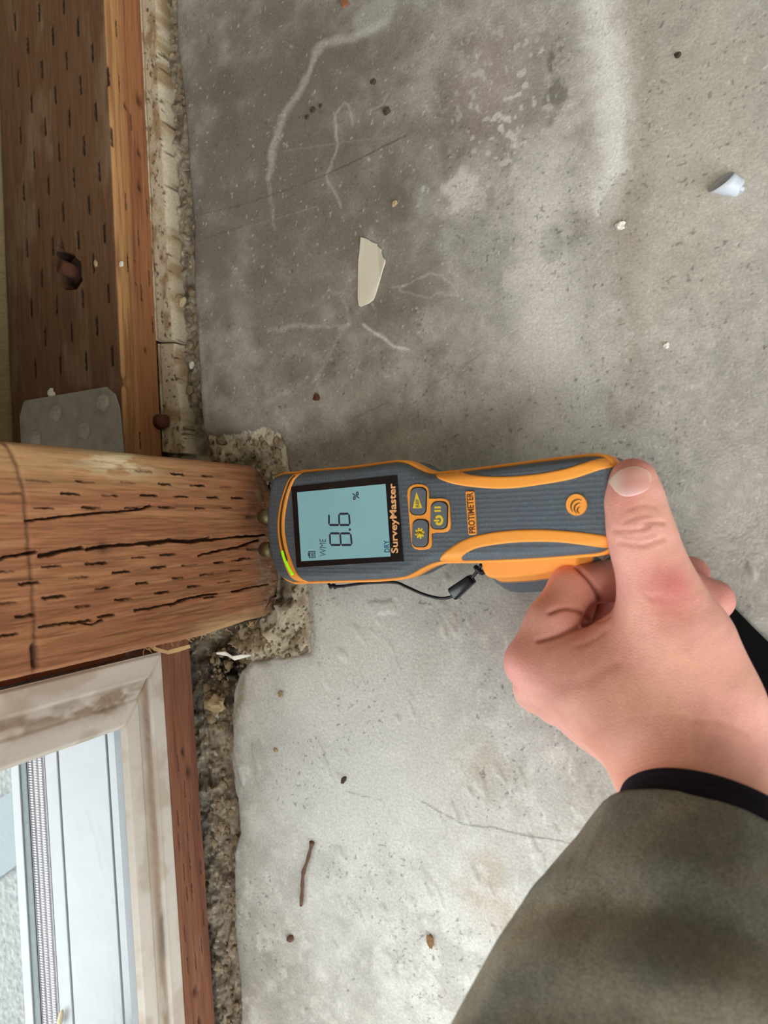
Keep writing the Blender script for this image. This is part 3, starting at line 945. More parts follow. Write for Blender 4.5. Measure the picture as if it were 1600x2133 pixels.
strip('sealant_strip', [(290, -40), (290, 0), (297, 180), (306, 360), (319, 540), (329, 680), (331, 711)], [(327, -40), (328, 0), (335, 180), (346, 360), (355, 560), (363, 660), (364, 711)],
      -0.012, 0.0030, 'long cream hardened strip along the foot of the bolted sill plate')
strip('sealant_strip', [(331, 714), (334, 770), (339, 850), (345, 905), (355, 940)], [(368, 714), (374, 790), (382, 860), (388, 920), (392, 945)],
      -0.014, 0.0010, 'short browner broken strip of sealant close to the post')

# ================================================================== WINDOW (frame, glass, outside sill) and the plate under it
WR = Matrix.Rotation(WROT, 4, 'Z')
WRn = np.array(WR.to_3x3())
WL = np.array(win_loc)
def wpt(px, py, ax, val):
    """where a sight line meets the window's own plane (local axis ax = val), in window coordinates"""
    c, r = WRn.T @ (CC - WL), WRn.T @ ray(px, py)
    return c + r * ((val - c[ax]) / r[ax])
win = empty('window_1', win_loc, (0, 0, WROT))
tag(win, kind='structure')
ZB, ZI, YJ = 0.0265, 0.0615, -0.0405

def frame_face(name, q, s, dirt_seed, length_axis):
    """front face of a vinyl frame member: q = outer0, inner0, outer1, inner1 in local (y,z); s samples along it"""
    t = np.r_[0, np.linspace(0.004, 0.996, 74), 1]
    o0, i0, o1, i1 = [np.array(p) for p in q]
    Sg, Tg = np.meshgrid(s, t, indexing='ij')
    P = (o0 * (1 - Tg[..., None]) + i0 * Tg[..., None]) * (1 - Sg[..., None]) + (o1 * (1 - Tg[..., None]) + i1 * Tg[..., None]) * Sg[..., None]
    y, z = P[..., 0], P[..., 1]
    x = -0.0016 * sstep(0.32, 0.37, Tg) + 0.0009 * sstep(0.60, 0.66, Tg) - 0.0030 * sstep(0.93, 1.0, Tg) - 0.0012 * (1 - sstep(0, 0.05, Tg))
    e = np.minimum(np.arange(len(s))[:, None] * 1.0, 2) / 2
    x = x - 0.0009 * (1 - e)
    c = np.ones(y.shape + (3,)) * np.array(lin((214, 206, 196)))
    if length_axis == 'y':
        u = y
        k = np.exp(-((Tg - 0.47 - 0.08 * (fbm(u, z * 0, 25, 2, 2) - 0.5)) / 0.13) ** 2) * sstep(0.38, 0.56, fbm(y * 0.4, z, 60, 4, dirt_seed) + 0.08)
    else:
        u = z
        k = np.exp(-((Tg - 0.50) / 0.16) ** 2) * sstep(0.42, 0.58, fbm(y, z * 0.5, 70, 4, dirt_seed) + 0.05)
        k = k + 0.8 * np.exp(-((Tg - 0.62) / 0.14) ** 2 - ((z - 0.075) / 0.02) ** 2) * sstep(0.44, 0.56, fbm(y, z, 110, 4, 7))
    c = lerpc(c, lin((142, 116, 92)), np.clip(k, 0, 1) * 0.8)
    c = lerpc(c, lin((104, 94, 84)), np.exp(-((Tg - 0.42) / 0.06) ** 2) * sstep(0.50, 0.62, fbm(y * 0.35, z * 0.35, 45, 3, dirt_seed + 4)) * 0.75)
    c = lerpc(c, lin((170, 148, 126)), sstep(0.52, 0.72, fbm(y, z, 45, 4, dirt_seed + 9)) * 0.45)
    x = x + 0.0009 * np.clip(k, 0, 1) * (fbm(y, z, 260, 3, 3))
    me = mesh_np(name, np.stack([x, y, z], -1).reshape(-1, 3), grid_faces(*y.shape), c.reshape(-1, 3))
    return link(name, me, M['vinyl'], win)

sj = np.r_[np.linspace(0, 0.06, 150), np.linspace(0.064, 1, 12)]
frame_face('jamb', [(0, ZB), (YJ, ZI), (0, 2.03), (YJ, 2.03)], sj, 140, 'z')
sr = np.r_[np.linspace(0, 0.17, 420), np.linspace(0.175, 1, 14)]
frame_face('bottom_rail', [(0, ZB), (YJ, ZI), (-2.0, ZB), (-2.0, ZI)], sr, 150, 'y')
bm = bmesh.new()
box_bm(bm, (-0.040, YJ + 0.001, ZB), (-0.0035, -0.003, 2.03))
box_bm(bm, (-0.0115, -2.0, ZB), (-0.0035, YJ + 0.001, ZI - 0.001))
bm_obj('frame_core', bm, M['white_vinyl'], win)
box('glass_pane', (-0.0105, -1.98, ZI - 0.004), (-0.0065, YJ + 0.003, 2.02), M['clear_glass'], win)
ZS = 0.056
def xs(px, py):
    return wpt(px, py, 2, ZS)[0]
g1, g2 = xs(240, 1834), xs(136, 1840)
dk_, pl0, gs0, lip0, lip1 = xs(106, 1840), xs(76, 1840), xs(64, 1840), xs(56, 1840), xs(47, 1840)
def sill_strip(name, x0, x1, z0, z1, m, bev=0.0):
    return box(name, (x1, -1.98, z0), (x0, YJ + 0.0005, z1), m, win, bev)
sill_strip('outer_sill', -0.0115, g1 + 0.0008, 0.028, ZS, M['white_vinyl'], 0.0006)
sill_strip('outer_sill', g1 - 0.0008, g2 + 0.0009, 0.028, ZS, M['white_vinyl'], 0.0006)
sill_strip('outer_sill', g2 - 0.0009, dk_ + 0.001, 0.028, ZS, M['white_vinyl'], 0.0006)
sill_strip('sill_groove', g1 + 0.0008, g1 - 0.0008, 0.028, ZS - 0.0012, M['seam'])
sill_strip('sill_groove', g2 + 0.0009, g2 - 0.0009, 0.028, ZS - 0.0012, M['seam'])
sill_strip('screen_channel', dk_ + 0.001, dk_ - 0.0008, 0.028, ZS - 0.001, M['dark_seam'])
pb = sill_strip('pile_base', dk_ - 0.0008, pl0, 0.028, ZS - 0.001, M['pile'])
bm = bmesh.new()                                     # woven pile strip: small cross ribs too fine to pick apart
for k in range(170):
    y = YJ - 0.002 - k * 0.0017
    for q in range(3):
        xx = dk_ - 0.002 - (abs(pl0 - dk_) - 0.003) * q / 2.2
        box_bm(bm, (xx - 0.0026, y - 0.0011 + 0.0003 * (q % 2), ZS - 0.0012), (xx, y, ZS + 0.0004))
o = bm_obj('pile_weave', bm, M['pile'], win)
o['kind'] = 'stuff'
for q in range(2):
    sill_strip('screen_spline', pl0 - 0.0006 - 0.0020 * q, pl0 - 0.0016 - 0.0020 * q, 0.028, ZS + 0.0006, M['dark_seam'])
sill_strip('glazing_gasket', pl0 - 0.0040, gs0 - 0.004, 0.028, ZS, M['gasket'])
sill_strip('sill_lip', gs0 - 0.004, lip1 - 0.004, 0.028, ZS + 0.001, M['white_vinyl'], 0.0005)
for k, (px, py) in enumerate([(128, 2122)]):
    q = wpt(px, py, 2, ZS + 0.002)
    me = tube_mesh('grub', [(q[0] + 0.004 * t - 0.002, q[1] + 0.011 * t - 0.005, ZS + 0.0022 + 0.0006 * math.sin(3 * t)) for t in np.linspace(0, 1, 8)],
                   [0.0006, 0.0014, 0.0018, 0.0018, 0.0017, 0.0016, 0.0013, 0.0006], 8)
    o = link('dry_leaf_stem', me, M['crumb_tan'])
    o.data.transform(Matrix.Translation(win_loc) @ WR)
    place(o, Vector(WRn @ np.array(q) + WL))
    tag(o, 'small pale dry stalk lying on the white outside window sill', 'stalk')

# plate under the window
def wp_disp(A, B, T, NA, NB):
    d = np.where(NA > 0.5, 0.0018 * slit_mask(B, T, wslits, 0.0005), 0) + 0.0007 * (fbm(A * 3 + B * 3, T * 0.3, 120, 3, 134) - 0.5)
    for b, t, r in wknots:
        d += (NA > 0.5) * 0.0016 * np.exp(-(((B - b) / (r * 0.7)) ** 2 + ((T - t) / r) ** 2))
    return d
def wp_col(A, B, T, NA, NB):
    c = np.ones(A.shape + (3,)) * np.array(lin((134, 88, 66)))
    c = lerpc(c, lin((108, 68, 52)), sstep(0.42, 0.7, fbm(A * 12 + B * 12, T * 0.4, 40, 4, 135)) * 0.7)
    c = lerpc(c, lin((160, 112, 88)), sstep(0.55, 0.75, fbm(B * 5, T * 0.5, 50, 4, 136)) * 0.4)
    s = np.where(NA > 0.5, slit_mask(B, T, wslits, 0.0007), 0)
    c = lerpc(c, lin((56, 34, 28)), 0.85 * np.clip(s, 0, 1))
    for b, t, r in wknots:
        c = lerpc(c, lin((60, 40, 34)), 0.85 * np.exp(-(((B - b) / (r * 0.6)) ** 2 + ((T - t) / r) ** 2)) * (NA > 0.5))
    return c
wslits, wknots = [], []
for x, y in [(900, 980), (935, 830), (960, 940), (950, 1050), (905, 1100), (960, 1190), (1015, 1220), (945, 1360), (970, 1350), (1030, 1480), (935, 1560), (990, 1700),
             (950, 1720), (1020, 1620), (900, 700), (930, 1250), (1000, 1000)]:
    q = wpt(x / 2.424, 1300 + y / 2.424, 0, 0.0)
    wslits.append((q[2], q[1], 0.0055))
for x, y, r in [(928, 640, 0.003), (957, 740, 0.0036), (990, 1850, 0.003), (1012, 2000, 0.003)]:
    q = wpt(x / 2.424, 1300 + y / 2.424, 0, 0.0)
    wknots.append((q[2], q[1], r))
prof = rect_profile(-0.09, 0.0, 0.0005, ZB, 0.0012, (60, 20, 3, 6))
wpl = timber('sill_plate', prof, axis([(-2.0, -0.34, 12), (-0.34, 0.008, 520)]), lambda A, B, T: np.stack([A, T, B], -1), wp_disp, wp_col, M['wood_plate'])
wpl.location, wpl.rotation_euler = win_loc, (0, 0, WROT)
tag(wpl, 'narrow reddish brown plate running under the white window frame', 'lumber')

# outside
eg = box('exterior_ground', (-9.0, -9.0, -0.16), (14.0, 9.0, -0.10), M['ground'])
tag(eg, kind='structure')
pvp = [at_z(*p, -0.098)[:2] for p in [(-260, 2010), (120, 1745), (40, 1640), (-80, 1710), (-260, 1840)]]  # added flat sheet, stands in for a bluish reflection in the glass
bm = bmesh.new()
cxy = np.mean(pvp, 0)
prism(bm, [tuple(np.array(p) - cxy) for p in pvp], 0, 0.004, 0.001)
tag(bm_obj('reflection_patch', bm, M['reflection_grey'], None, False, (cxy[0], cxy[1], -0.1005)), 'smooth blue grey paving standing in for a glass reflection outside the window', 'patch')

# ================================================================== MOISTURE METER
hA, tA = at_z(552, 1085, 0.038), at_z(1278, 1055, 0.080)
eu = tA - hA
eu /= np.linalg.norm(eu)
ev = np.array([0, 1, 0]) - eu * eu[1]
ev /= np.linalg.norm(ev)
ew = np.cross(eu, ev)
MM = Matrix(((eu[0], ev[0], ew[0], hA[0]), (eu[1], ev[1], ew[1], hA[1]), (eu[2], ev[2], ew[2], hA[2]), (0, 0, 0, 1)))
RMn = np.stack([eu, ev, ew], 1)
def mp(px, py, w_=0.0):
    c, r = RMn.T @ (CC - hA), RMn.T @ ray(px, py)
    q = c + r * ((w_ - c[2]) / r[2])
    return q[0], q[1]
meter = empty('moisture_meter')
meter.matrix_world = MM
tag(meter, 'grey and orange handheld moisture meter pushed against the post foot', 'meter')

top_px = [(600, 982), (640, 977), (720, 970), (800, 959), (822, 957), (842, 961), (862, 971), (880, 979), (900, 982), (960, 976), (1060, 963), (1160, 950), (1220, 944), (1248, 945), (1266, 954), (1277, 970)]
bot_px = [(1277, 1130), (1266, 1147), (1245, 1158), (1200, 1163), (1100, 1170), (1000, 1174), (920, 1175), (892, 1180), (870, 1190), (850, 1201), (830, 1208), (780, 1213), (680, 1216), (600, 1218)]
head_px = [(582, 1210), (568, 1195), (558, 1170), (551, 1130), (548, 1090), (550, 1050), (555, 1010), (563, 991), (580, 983)]
outl = resample(spline([mp(*p) for p in top_px], 200).tolist() + spline([mp(*p) for p in bot_px], 200).tolist() + spline([mp(*p) for p in head_px], 90).tolist(), 420, True)
def inset(P, d):
    T = np.roll(P, -2, 0) - np.roll(P, 2, 0)
    T /= np.linalg.norm(T, axis=1)[:, None]
    N = np.stack([T[:, 1], -T[:, 0]], 1)
    ar = np.sum(P[:, 0] * np.roll(P[:, 1], -1) - np.roll(P[:, 0], -1) * P[:, 1])
    if ar > 0:
        N = -N
    return P + N * (d if np.isscalar(d) else d[:, None])
def loft(name, rings, m, cap0=False, cap1=False, parent=meter, smooth=True):
    n = len(rings[0][0])
    V = np.vstack([np.c_[r[0], np.full(n, r[1])] for r in rings])
    F = [list(map(int, f)) for f in grid_faces(len(rings), n, True)]
    if cap0:
        F.append(list(range(n)))
    if cap1:
        F.append([(len(rings) - 1) * n + i for i in range(n)][::-1])
    me = mesh_np(name, V, F)
    bm = bmesh.new()
    bm.from_mesh(me)
    bmesh.ops.recalc_face_normals(bm, faces=bm.faces)
    bm.to_mesh(me)
    bm.free()
    return link(name, me, m, parent, None, smooth)
mix = lambda a: a
W0 = -0.030
loft('back_shell', [(inset(outl, 0.008), W0), (inset(outl, 0.003), W0 + 0.002), (inset(outl, 0.0006), W0 + 0.008), (inset(outl, 0.0004), -0.0118)], M['grey_rubber'], cap0=True)
loft('side_band', [(inset(outl, 0.0005), -0.0119), (inset(outl, -0.0001), -0.0110), (inset(outl, -0.0001), -0.0052), (inset(outl, 0.0004), -0.0044), (inset(outl, 0.0014), -0.0042), (inset(outl, 0.0018), -0.0060)], M['orange'])
tr = [(inset(outl, 0.0012), -0.0052), (inset(outl, 0.0014), -0.0036), (inset(outl, 0.0020), -0.0020), (inset(outl, 0.0032), -0.0008), (inset(outl, 0.0048), -0.0001), (inset(outl, 0.0060), 0.0)]
loft('front_shell', tr, M['grey_rubber'], cap1=True)

def top_w(u, v):
    """height of the front shell at (u, v): domed towards its rim"""
    d = np.min(np.hypot(outl[:, 0] - u, outl[:, 1] - v))
    return float(np.interp(d, [0.0012, 0.0014, 0.0020, 0.0032, 0.0048, 0.0060], [-0.0052, -0.0036, -0.0020, -0.0008, -0.0001, 0.0]))

def ribbon(name, e1, e2, m, h=0.0005, n=60, parent=meter, sink=0.0004, k=7):
    """raised band between two edge curves, following the domed shell"""
    A, B = spline([mp(*p) for p in e1], n), spline([mp(*p) for p in e2], n)
    t = np.linspace(0, 1, k)
    V, rows = [], k + 2
    for a, b in zip(A, B):
        V.append((*a, top_w(*a) - sink))
        for q in t:
            p_ = a + (b - a) * q
            V.append((*p_, top_w(*p_) + h * (1 - 0.25 * (2 * q - 1) ** 4)))
        V.append((*b, top_w(*b) - sink))
    F = [list(map(int, f)) for f in grid_faces(n, rows)]
    F += [list(range(rows)), [(n - 1) * rows + i for i in range(rows)][::-1]]
    me = mesh_np(name, V, F)
    bm = bmesh.new()
    bm.from_mesh(me)
    bmesh.ops.recalc_face_normals(bm, faces=bm.faces)
    bm.to_mesh(me)
    bm.free()
    return link(name, me, m, parent)
# curved grip stripes
ribbon('grip_stripe', [(896, 983), (920, 981), (941, 980), (980, 989), (1036, 993), (1106, 989), (1172, 978), (1211, 966), (1240, 956), (1266, 951)],
       [(897, 985), (906, 992), (918, 999), (955, 1010), (1015, 1017), (1067, 1017), (1130, 1009), (1190, 998), (1240, 982), (1275, 971)], M['orange'])
ribbon('grip_stripe', [(911, 1168), (931, 1147), (962, 1127), (997, 1115), (1050, 1106), (1120, 1103), (1190, 1107), (1242, 1113), (1275, 1120)],
       [(914, 1171), (950, 1172), (963, 1158), (990, 1143), (1036, 1134), (1092, 1129), (1155, 1129), (1207, 1134), (1266, 1143)], M['orange'])
# hoop across the head with the light bar
hoopL = [(617, 978), (606, 990), (595, 1014), (584, 1050), (579, 1092), (582, 1131), (593, 1174), (606, 1202), (622, 1218)]
hoopR = [(628, 978), (619, 990), (608, 1012), (598, 1048), (593, 1089), (596, 1127), (606, 1164), (618, 1192), (636, 1217)]
ribbon('head_hoop', hoopL, hoopR, M['orange'], 0.0006, 60)
def mid_curve(f):
    return [((1 - f) * a[0] + f * b[0], (1 - f) * a[1] + f * b[1]) for a, b in zip(hoopL, hoopR)]
bar = ribbon('light_bar', mid_curve(0.32)[1:-2], mid_curve(0.66)[1:-2], M['led_off'], 0.0008, 50)
bar['label'] = 'dark light bar in the orange hoop'
g = ribbon('lit_segment', [(587, 1148), (592, 1165), (600, 1183), (609, 1199)], [(592, 1146), (597, 1163), (605, 1181), (614, 1196)], M['green_led'], 0.0010, 16)
g['label'] = 'glowing green end of the light bar'

def place_bm(name, bm, m, parent, smooth=False):
    return bm_obj(name, bm, m, parent, smooth)
def quad_px(pts, grow=0.0):
    return [mp(*p) for p in pts]
# axis of the printed text on the meter: reads towards +v, letters stand towards the head (-u), turned with the body
bz = quad_px([(608, 1014), (828, 990), (841, 1170), (619, 1183)])
bm = bmesh.new()
prism(bm, bz, -0.0005, 0.0007, 0.0002)
screen = bm_obj('screen_bezel', bm, M['black_gloss'], meter)
lc = quad_px([(621, 1025.6), (805, 1008), (815.6, 1159), (629.7, 1168.8)])
bm = bmesh.new()
prism(bm, lc, 0.0004, 0.00085)
bm_obj('lcd_panel', bm, M['lcd'], screen)
o0, o1, o2, o3 = [np.array(p) for p in lc]            # head/up, tail/up, tail/low, head/low
def on_lcd(s, t):
    """s: 0 low (start of the reading) -> 1 high (v+), t: 0 tail -> 1 head"""
    a = o2 * (1 - s) + o1 * s
    b = o3 * (1 - s) + o0 * s
    return a * (1 - t) + b * t
def lcd_frac(px, py):
    q = np.array(mp(px, py))
    s = np.dot(q - o2, o1 - o2) / np.dot(o1 - o2, o1 - o2)
    t = np.dot(q - o2, o3 - o2) / np.dot(o3 - o2, o3 - o2)
    return s, t
def lz(x, y):                                        # pixel of a magnified look at the screen
    return 600 + x / 6.4, 980 + y / 6.4
def seg_poly(p, q, wd):
    p, q = np.array(p), np.array(q)
    d = (q - p) / np.linalg.norm(q - p)
    n = np.array([-d[1], d[0]]) * wd / 2
    e = d * wd / 2
    p, q = p + e * 0.35, q - e * 0.35
    return [tuple(p), tuple(p + e + n), tuple(q - e + n), tuple(q), tuple(q - e - n), tuple(p + e - n)]
def digit(corners, on, wd):
    """corners TL TR BR BL (reading upright) in meter local coordinates"""
    TL, TR, BR, BL = [np.array(c) for c in corners]
    ML, MR = (TL + BL) / 2, (TR + BR) / 2
    segs = {'a': (TL, TR), 'b': (TR, MR), 'c': (MR, BR), 'd': (BL, BR), 'e': (ML, BL), 'f': (TL, ML), 'g': (ML, MR)}
    bm = bmesh.new()
    for k in on:
        prism(bm, seg_poly(*segs[k], wd), 0.0008, 0.00098)
    return bm
WD = 0.0011
d8 = [mp(*lz(x, y)) for x, y in [(580, 992), (572, 838), (850, 838), (866, 992)]]
bm_obj('digit', digit(d8, 'abcdefg', WD), M['lcd_ink'], screen)
d6 = [mp(*lz(x, y)) for x, y in [(562, 726), (562, 580), (828, 575), (840, 726)]]
bm_obj('digit', digit(d6, 'afgcde', WD), M['lcd_ink'], screen)
bm = bmesh.new()
c0 = mp(*lz(840, 788))
prism(bm, [(c0[0] + 0.0007 * math.cos(a), c0[1] + 0.0007 * math.sin(a)) for a in np.linspace(0, 2 * math.pi, 12, endpoint=False)], 0.0008, 0.00098)
bm_obj('decimal_point', bm, M['lcd_ink'], screen)

def text_mesh(body, size, ext=0.00008, off=0.0, xs_=1.0):
    cu = bpy.data.curves.new('t', 'FONT')
    cu.body = body
    cu.size = size
    cu.extrude = ext
    cu.offset = off
    cu.align_x = 'CENTER'
    cu.align_y = 'CENTER'
    cu.resolution_u = 3
    ob = bpy.data.objects.new('t', cu)
    COL.objects.link(ob)
    bpy.context.view_layer.update()
    me = bpy.data.meshes.new_from_object(ob.evaluated_get(bpy.context.evaluated_depsgraph_get()))
    bpy.data.objects.remove(ob)
    bpy.data.curves.remove(cu)
    co = np.zeros(len(me.vertices) * 3)
    me.vertices.foreach_get('co', co)
    co = co.reshape(-1, 3)
    lo, hi = co.min(0), co.max(0)
    me.transform(Matrix.Translation((-(lo[0] + hi[0]) / 2, -(lo[1] + hi[1]) / 2, 0)))
    return me, hi[0] - lo[0], hi[1] - lo[1]

def put_text(name, body, p_from, p_to, height, w_, m, parent, off=0.0, slant=0.0):
    """lay lettering from p_from to p_to (reading direction); height = letter height; all in meter coordinates"""
    me, wd, ht = text_mesh(body, 0.01, 0.00008, off)
    a, b = np.array(p_from), np.array(p_to)
    L = np.linalg.norm(b - a)
    x = (b - a) / L
    y = np.array([-x[1], x[0]])
    mid = (a + b) / 2
    Mx = Matrix(((x[0] * L / wd, y[0] * height / ht, 0, mid[0]), (x[1] * L / wd, y[1] * height / ht, 0, mid[1]), (0, 0, 1, w_), (0, 0, 0, 1)))
    me.transform(Mx)
    return link(name, me, m, parent, None, False)
put_text('product_lettering', 'SurveyMaster', mp(826.5, 1152), mp(820.5, 1007), 0.0056, 0.00075, M['copper_print'], screen, 0.00022)
put_text('dry_lettering', 'DRY', mp(*lz(1338, 1090)), mp(*lz(1325, 930)), 0.0034, 0.0009, M['lcd_blue'], screen, 0.0001)
put_text('percent_sign', '%', mp(*lz(925, 392)), mp(*lz(915, 285)), 0.0042, 0.0009, M['lcd_ink'], screen, 0.0001)
put_text('mode_lettering', 'WME', mp(*lz(482, 1145)), mp(*lz(478, 910)), 0.0046, 0.0009, M['lcd_ink_faint'], screen, -0.0001)
# battery symbol
bm = bmesh.new()
bc = np.array(mp(*lz(335, 1120)))
def lp(x, y):                                        # x along reading, y towards the head
    dx = np.array(mp(822, 1000)) - np.array(mp(828, 1150))
    dx /= np.linalg.norm(dx)
    dy = np.array([-dx[1], dx[0]])
    return tuple(bc + dx * x * 1.45 + dy * y * 1.6)
for k in range(4):
    prism(bm, [lp(-0.0008, -0.0010 + k * 0.00062), lp(0.0008, -0.0010 + k * 0.00062), lp(0.0008, -0.0007 + k * 0.00062), lp(-0.0008, -0.0007 + k * 0.00062)], 0.0008, 0.00095)
for a, b, c, d in [(-0.0013, -0.0016, -0.0010, 0.0014), (0.0010, -0.0016, 0.0013, 0.0014), (-0.0013, -0.0016, 0.0013, -0.0013), (-0.0013, 0.0012, 0.0013, 0.0015), (-0.0006, 0.0014, 0.0006, 0.0019)]:
    prism(bm, [lp(a, b), lp(c, b), lp(c, d), lp(a, d)], 0.0008, 0.00095)
bm_obj('battery_symbol', bm, M['lcd_ink_faint'], screen)

# button pad: three orange collars round grey keys
def tz10(x, y):
    return mp(840 + x / 10, 990 + y / 10)
def key_px(cx, cy, wpx, hpx, rpx, tilt=0.0):
    out = []
    for x, y in rounded_rect(0, 0, wpx, hpx, rpx):
        out.append(mp(cx + x + tilt * y, cy + y))
    return out
pad = [tz10(*p) for p in [(150, 235), (220, 195), (300, 185), (410, 188), (480, 215), (520, 270), (535, 360), (545, 505), (700, 490), (820, 483), (900, 495), (955, 545), (972, 640),
                          (985, 850), (998, 1020), (985, 1110), (930, 1170), (850, 1190), (700, 1193), (592, 1200), (605, 1400), (595, 1480), (545, 1530), (460, 1550), (350, 1555),
                          (260, 1535), (205, 1480), (180, 1380), (160, 1100), (130, 700), (105, 420), (110, 300)]]
bm = bmesh.new()
prism(bm, pad, -0.0005, 0.0008, 0.0004)
padob = bm_obj('button_pad', bm, M['orange'], meter)
keys = []
for cx, cy, wpx, hpx in [(874, 1044, 31, 55), (878.5, 1110.5, 31, 55), (917.5, 1073.5, 32, 55)]:
    bm = bmesh.new()
    prism(bm, key_px(cx, cy, wpx + 4, hpx + 4, 12, -0.03), 0.0004, 0.00095)
    bm_obj('key_gap', bm, M['black_rubber'], padob)
    bm = bmesh.new()
    prism(bm, key_px(cx, cy, wpx, hpx, 11, -0.03), 0.0005, 0.0016, 0.0004)
    keys.append(bm_obj('key', bm, M['button_grey'], padob))
# the printed signs lie on the keys
bm = bmesh.new()
prism(bm, [tz10(*p) for p in [(318, 345), (238, 690), (438, 680)]], 0.0015, 0.00172)
bm_obj('triangle_sign', bm, M['yellow_print'], padob)
put_text('reference_lettering', 'REF', tz10(345, 665), tz10(335, 500), 0.0018, 0.00175, M['button_grey'], padob, 0.0002)
bm = bmesh.new()
gc = np.array(tz10(385, 1205))
dxv = (np.array(tz10(395, 1105)) - np.array(tz10(385, 1305)))
rr = np.linalg.norm(dxv) / 2
gear = []
for k in range(8):
    for f, r_ in ((-0.32, 0.80), (-0.22, 1.18), (0.22, 1.18), (0.32, 0.80)):
        a = 2 * math.pi * (k + f) / 8 + 0.2
        gear.append((gc[0] + r_ * rr * math.cos(a), gc[1] + r_ * rr * math.sin(a)))
prism(bm, gear, 0.0015, 0.00172)
bm_obj('gear_sign', bm, M['yellow_print'], padob)
bm = bmesh.new()
zig = [tz10(*p) for p in [(300, 1225), (365, 1165), (430, 1230)]], [tz10(*p) for p in [(340, 1240), (400, 1165), (460, 1225)]]
for z_ in zig:
    for a, b in zip(z_[:-1], z_[1:]):
        prism(bm, seg_poly(a, b, 0.0004), 0.0016, 0.00182)
bm_obj('zigzag_sign', bm, M['brown_print'], padob)
bm = bmesh.new()
for y0, y1 in ((650, 690), (722, 762)):
    prism(bm, [tz10(690, y0), tz10(822, y0 - 3), tz10(826, y1 - 3), tz10(694, y1)], 0.0015, 0.00172)
pc = np.array(tz10(785, 935))
ro, ri = np.linalg.norm(np.array(tz10(875, 935)) - pc), np.linalg.norm(np.array(tz10(830, 935)) - pc)
n = 30
ang = np.linspace(math.pi + 0.55, 3 * math.pi - 0.55, n)
for a0, a1 in zip(ang[:-1], ang[1:]):
    prism(bm, [(pc[0] + ri * math.cos(a0), pc[1] + ri * math.sin(a0)), (pc[0] + ro * math.cos(a0), pc[1] + ro * math.sin(a0)),
               (pc[0] + ro * math.cos(a1), pc[1] + ro * math.sin(a1)), (pc[0] + ri * math.cos(a1), pc[1] + ri * math.sin(a1))], 0.0015, 0.00172)
prism(bm, [tz10(682, 922), tz10(790, 922), tz10(790, 962), tz10(682, 962)], 0.0015, 0.00172)
bm_obj('power_sign', bm, M['yellow_print'], padob)
# maker's plate and badge
bm = bmesh.new()
prism(bm, [mp(*p) for p in [(971.5, 1025), (974, 1023.5), (986, 1023.5), (988.5, 1025), (994, 1110), (992.5, 1113.5), (980, 1114.5), (977.5, 1112)]], -0.0003, 0.0009, 0.0002)
pt = bm_obj('maker_plate', bm, M['orange'], meter)
put_text('maker_lettering', 'PROTIMETER', mp(986.2, 1111), mp(980.6, 1026), 0.0036, 0.0009, M['brown_print'], pt, 0.00025)
bm = bmesh.new()
bc0 = np.array(mp(1202, 1051.5))
rb = np.linalg.norm(np.array(mp(1223.5, 1051.5)) - bc0)
prism(bm, [(bc0[0] + rb * math.cos(a), bc0[1] + rb * math.sin(a)) for a in np.linspace(0, 2 * math.pi, 40, endpoint=False)], -0.0003, 0.0009, 0.0003)
bd = bm_obj('round_badge', bm, M['orange'], meter)
bm = bmesh.new()
def bz_(x, y):
    return mp(840 + x / 2.857, 900 + y / 2.857)
for i, (cx, cy, r0, a0, a1, wd) in enumerate([(1048, 445, 44, 100, 255, 9), (1056, 455, 32, 85, 235, 9), (1062, 464, 20, 70, 215, 8)]):
    angs = np.linspace(a0, a1, 14)
    for j in range(13):
        tw = wd * (0.35 + 0.65 * math.sin(math.pi * (j + 0.5) / 13))
        q = []
        for a, r_ in ((angs[j], r0 - tw / 2), (angs[j], r0 + tw / 2), (angs[j + 1], r0 + tw / 2), (angs[j + 1], r0 - tw / 2)):
            q.append(bz_(cx + r_ * math.cos(math.radians(a + 40)), cy + r_ * math.sin(math.radians(a + 40))))
        prism(bm, q, 0.0008, 0.00102)
bm_obj('badge_arcs', bm, M['brown_print'], bd)

# contact pins with collars, reaching the post
for px, py in ((537, 1076), (546, 1146)):
    v0 = mp(px + 14, py)[1]
    bm = bmesh.new()
    rot = Matrix.Rotation(math.radians(-90), 4, 'Y')
    for u_, r1, r2, dp in ((-0.0025, 0.0046, 0.0046, 0.007), (-0.0065, 0.0040, 0.0034, 0.003), (-0.0150, 0.0010, 0.0006, 0.020)):
        bmesh.ops.create_cone(bm, cap_ends=True, segments=18, radius1=r1, radius2=r2, depth=dp, matrix=Matrix.Translation((u_, v0, -0.0045)) @ rot)
    o = bm_obj('contact_pin', bm, M['brass'], meter, True)
# battery pod at the back of the handle, standing out on the near side
pod_px = [(1003, 1166), (1008, 1192), (1020, 1206), (1045, 1206), (1090, 1203), (1140, 1196), (1180, 1188), (1205, 1180), (1210, 1150), (1195, 1090), (1120, 1080), (1040, 1085), (1010, 1110)]
podl = resample([mp(*p, -0.014) for p in pod_px], 120, True)
for _ in range(3):
    podl = (np.roll(podl, 1, 0) + 2 * podl + np.roll(podl, -1, 0)) / 4
pod = loft('battery_pod', [(inset(podl, 0.001), -0.046), (inset(podl, -0.0065), -0.042), (inset(podl, -0.0085), -0.036), (inset(podl, -0.0055), -0.028), (inset(podl, -0.0022), -0.0235)], M['grey_rubber'], cap0=True)
loft('pod_band', [(inset(podl, -0.0026), -0.0240), (inset(podl, -0.0018), -0.0232), (inset(podl, 0.0002), -0.0150), (inset(podl, 0.0006), -0.0128), (inset(podl, 0.002), -0.0122)], M['orange'], cap1=True, parent=pod)

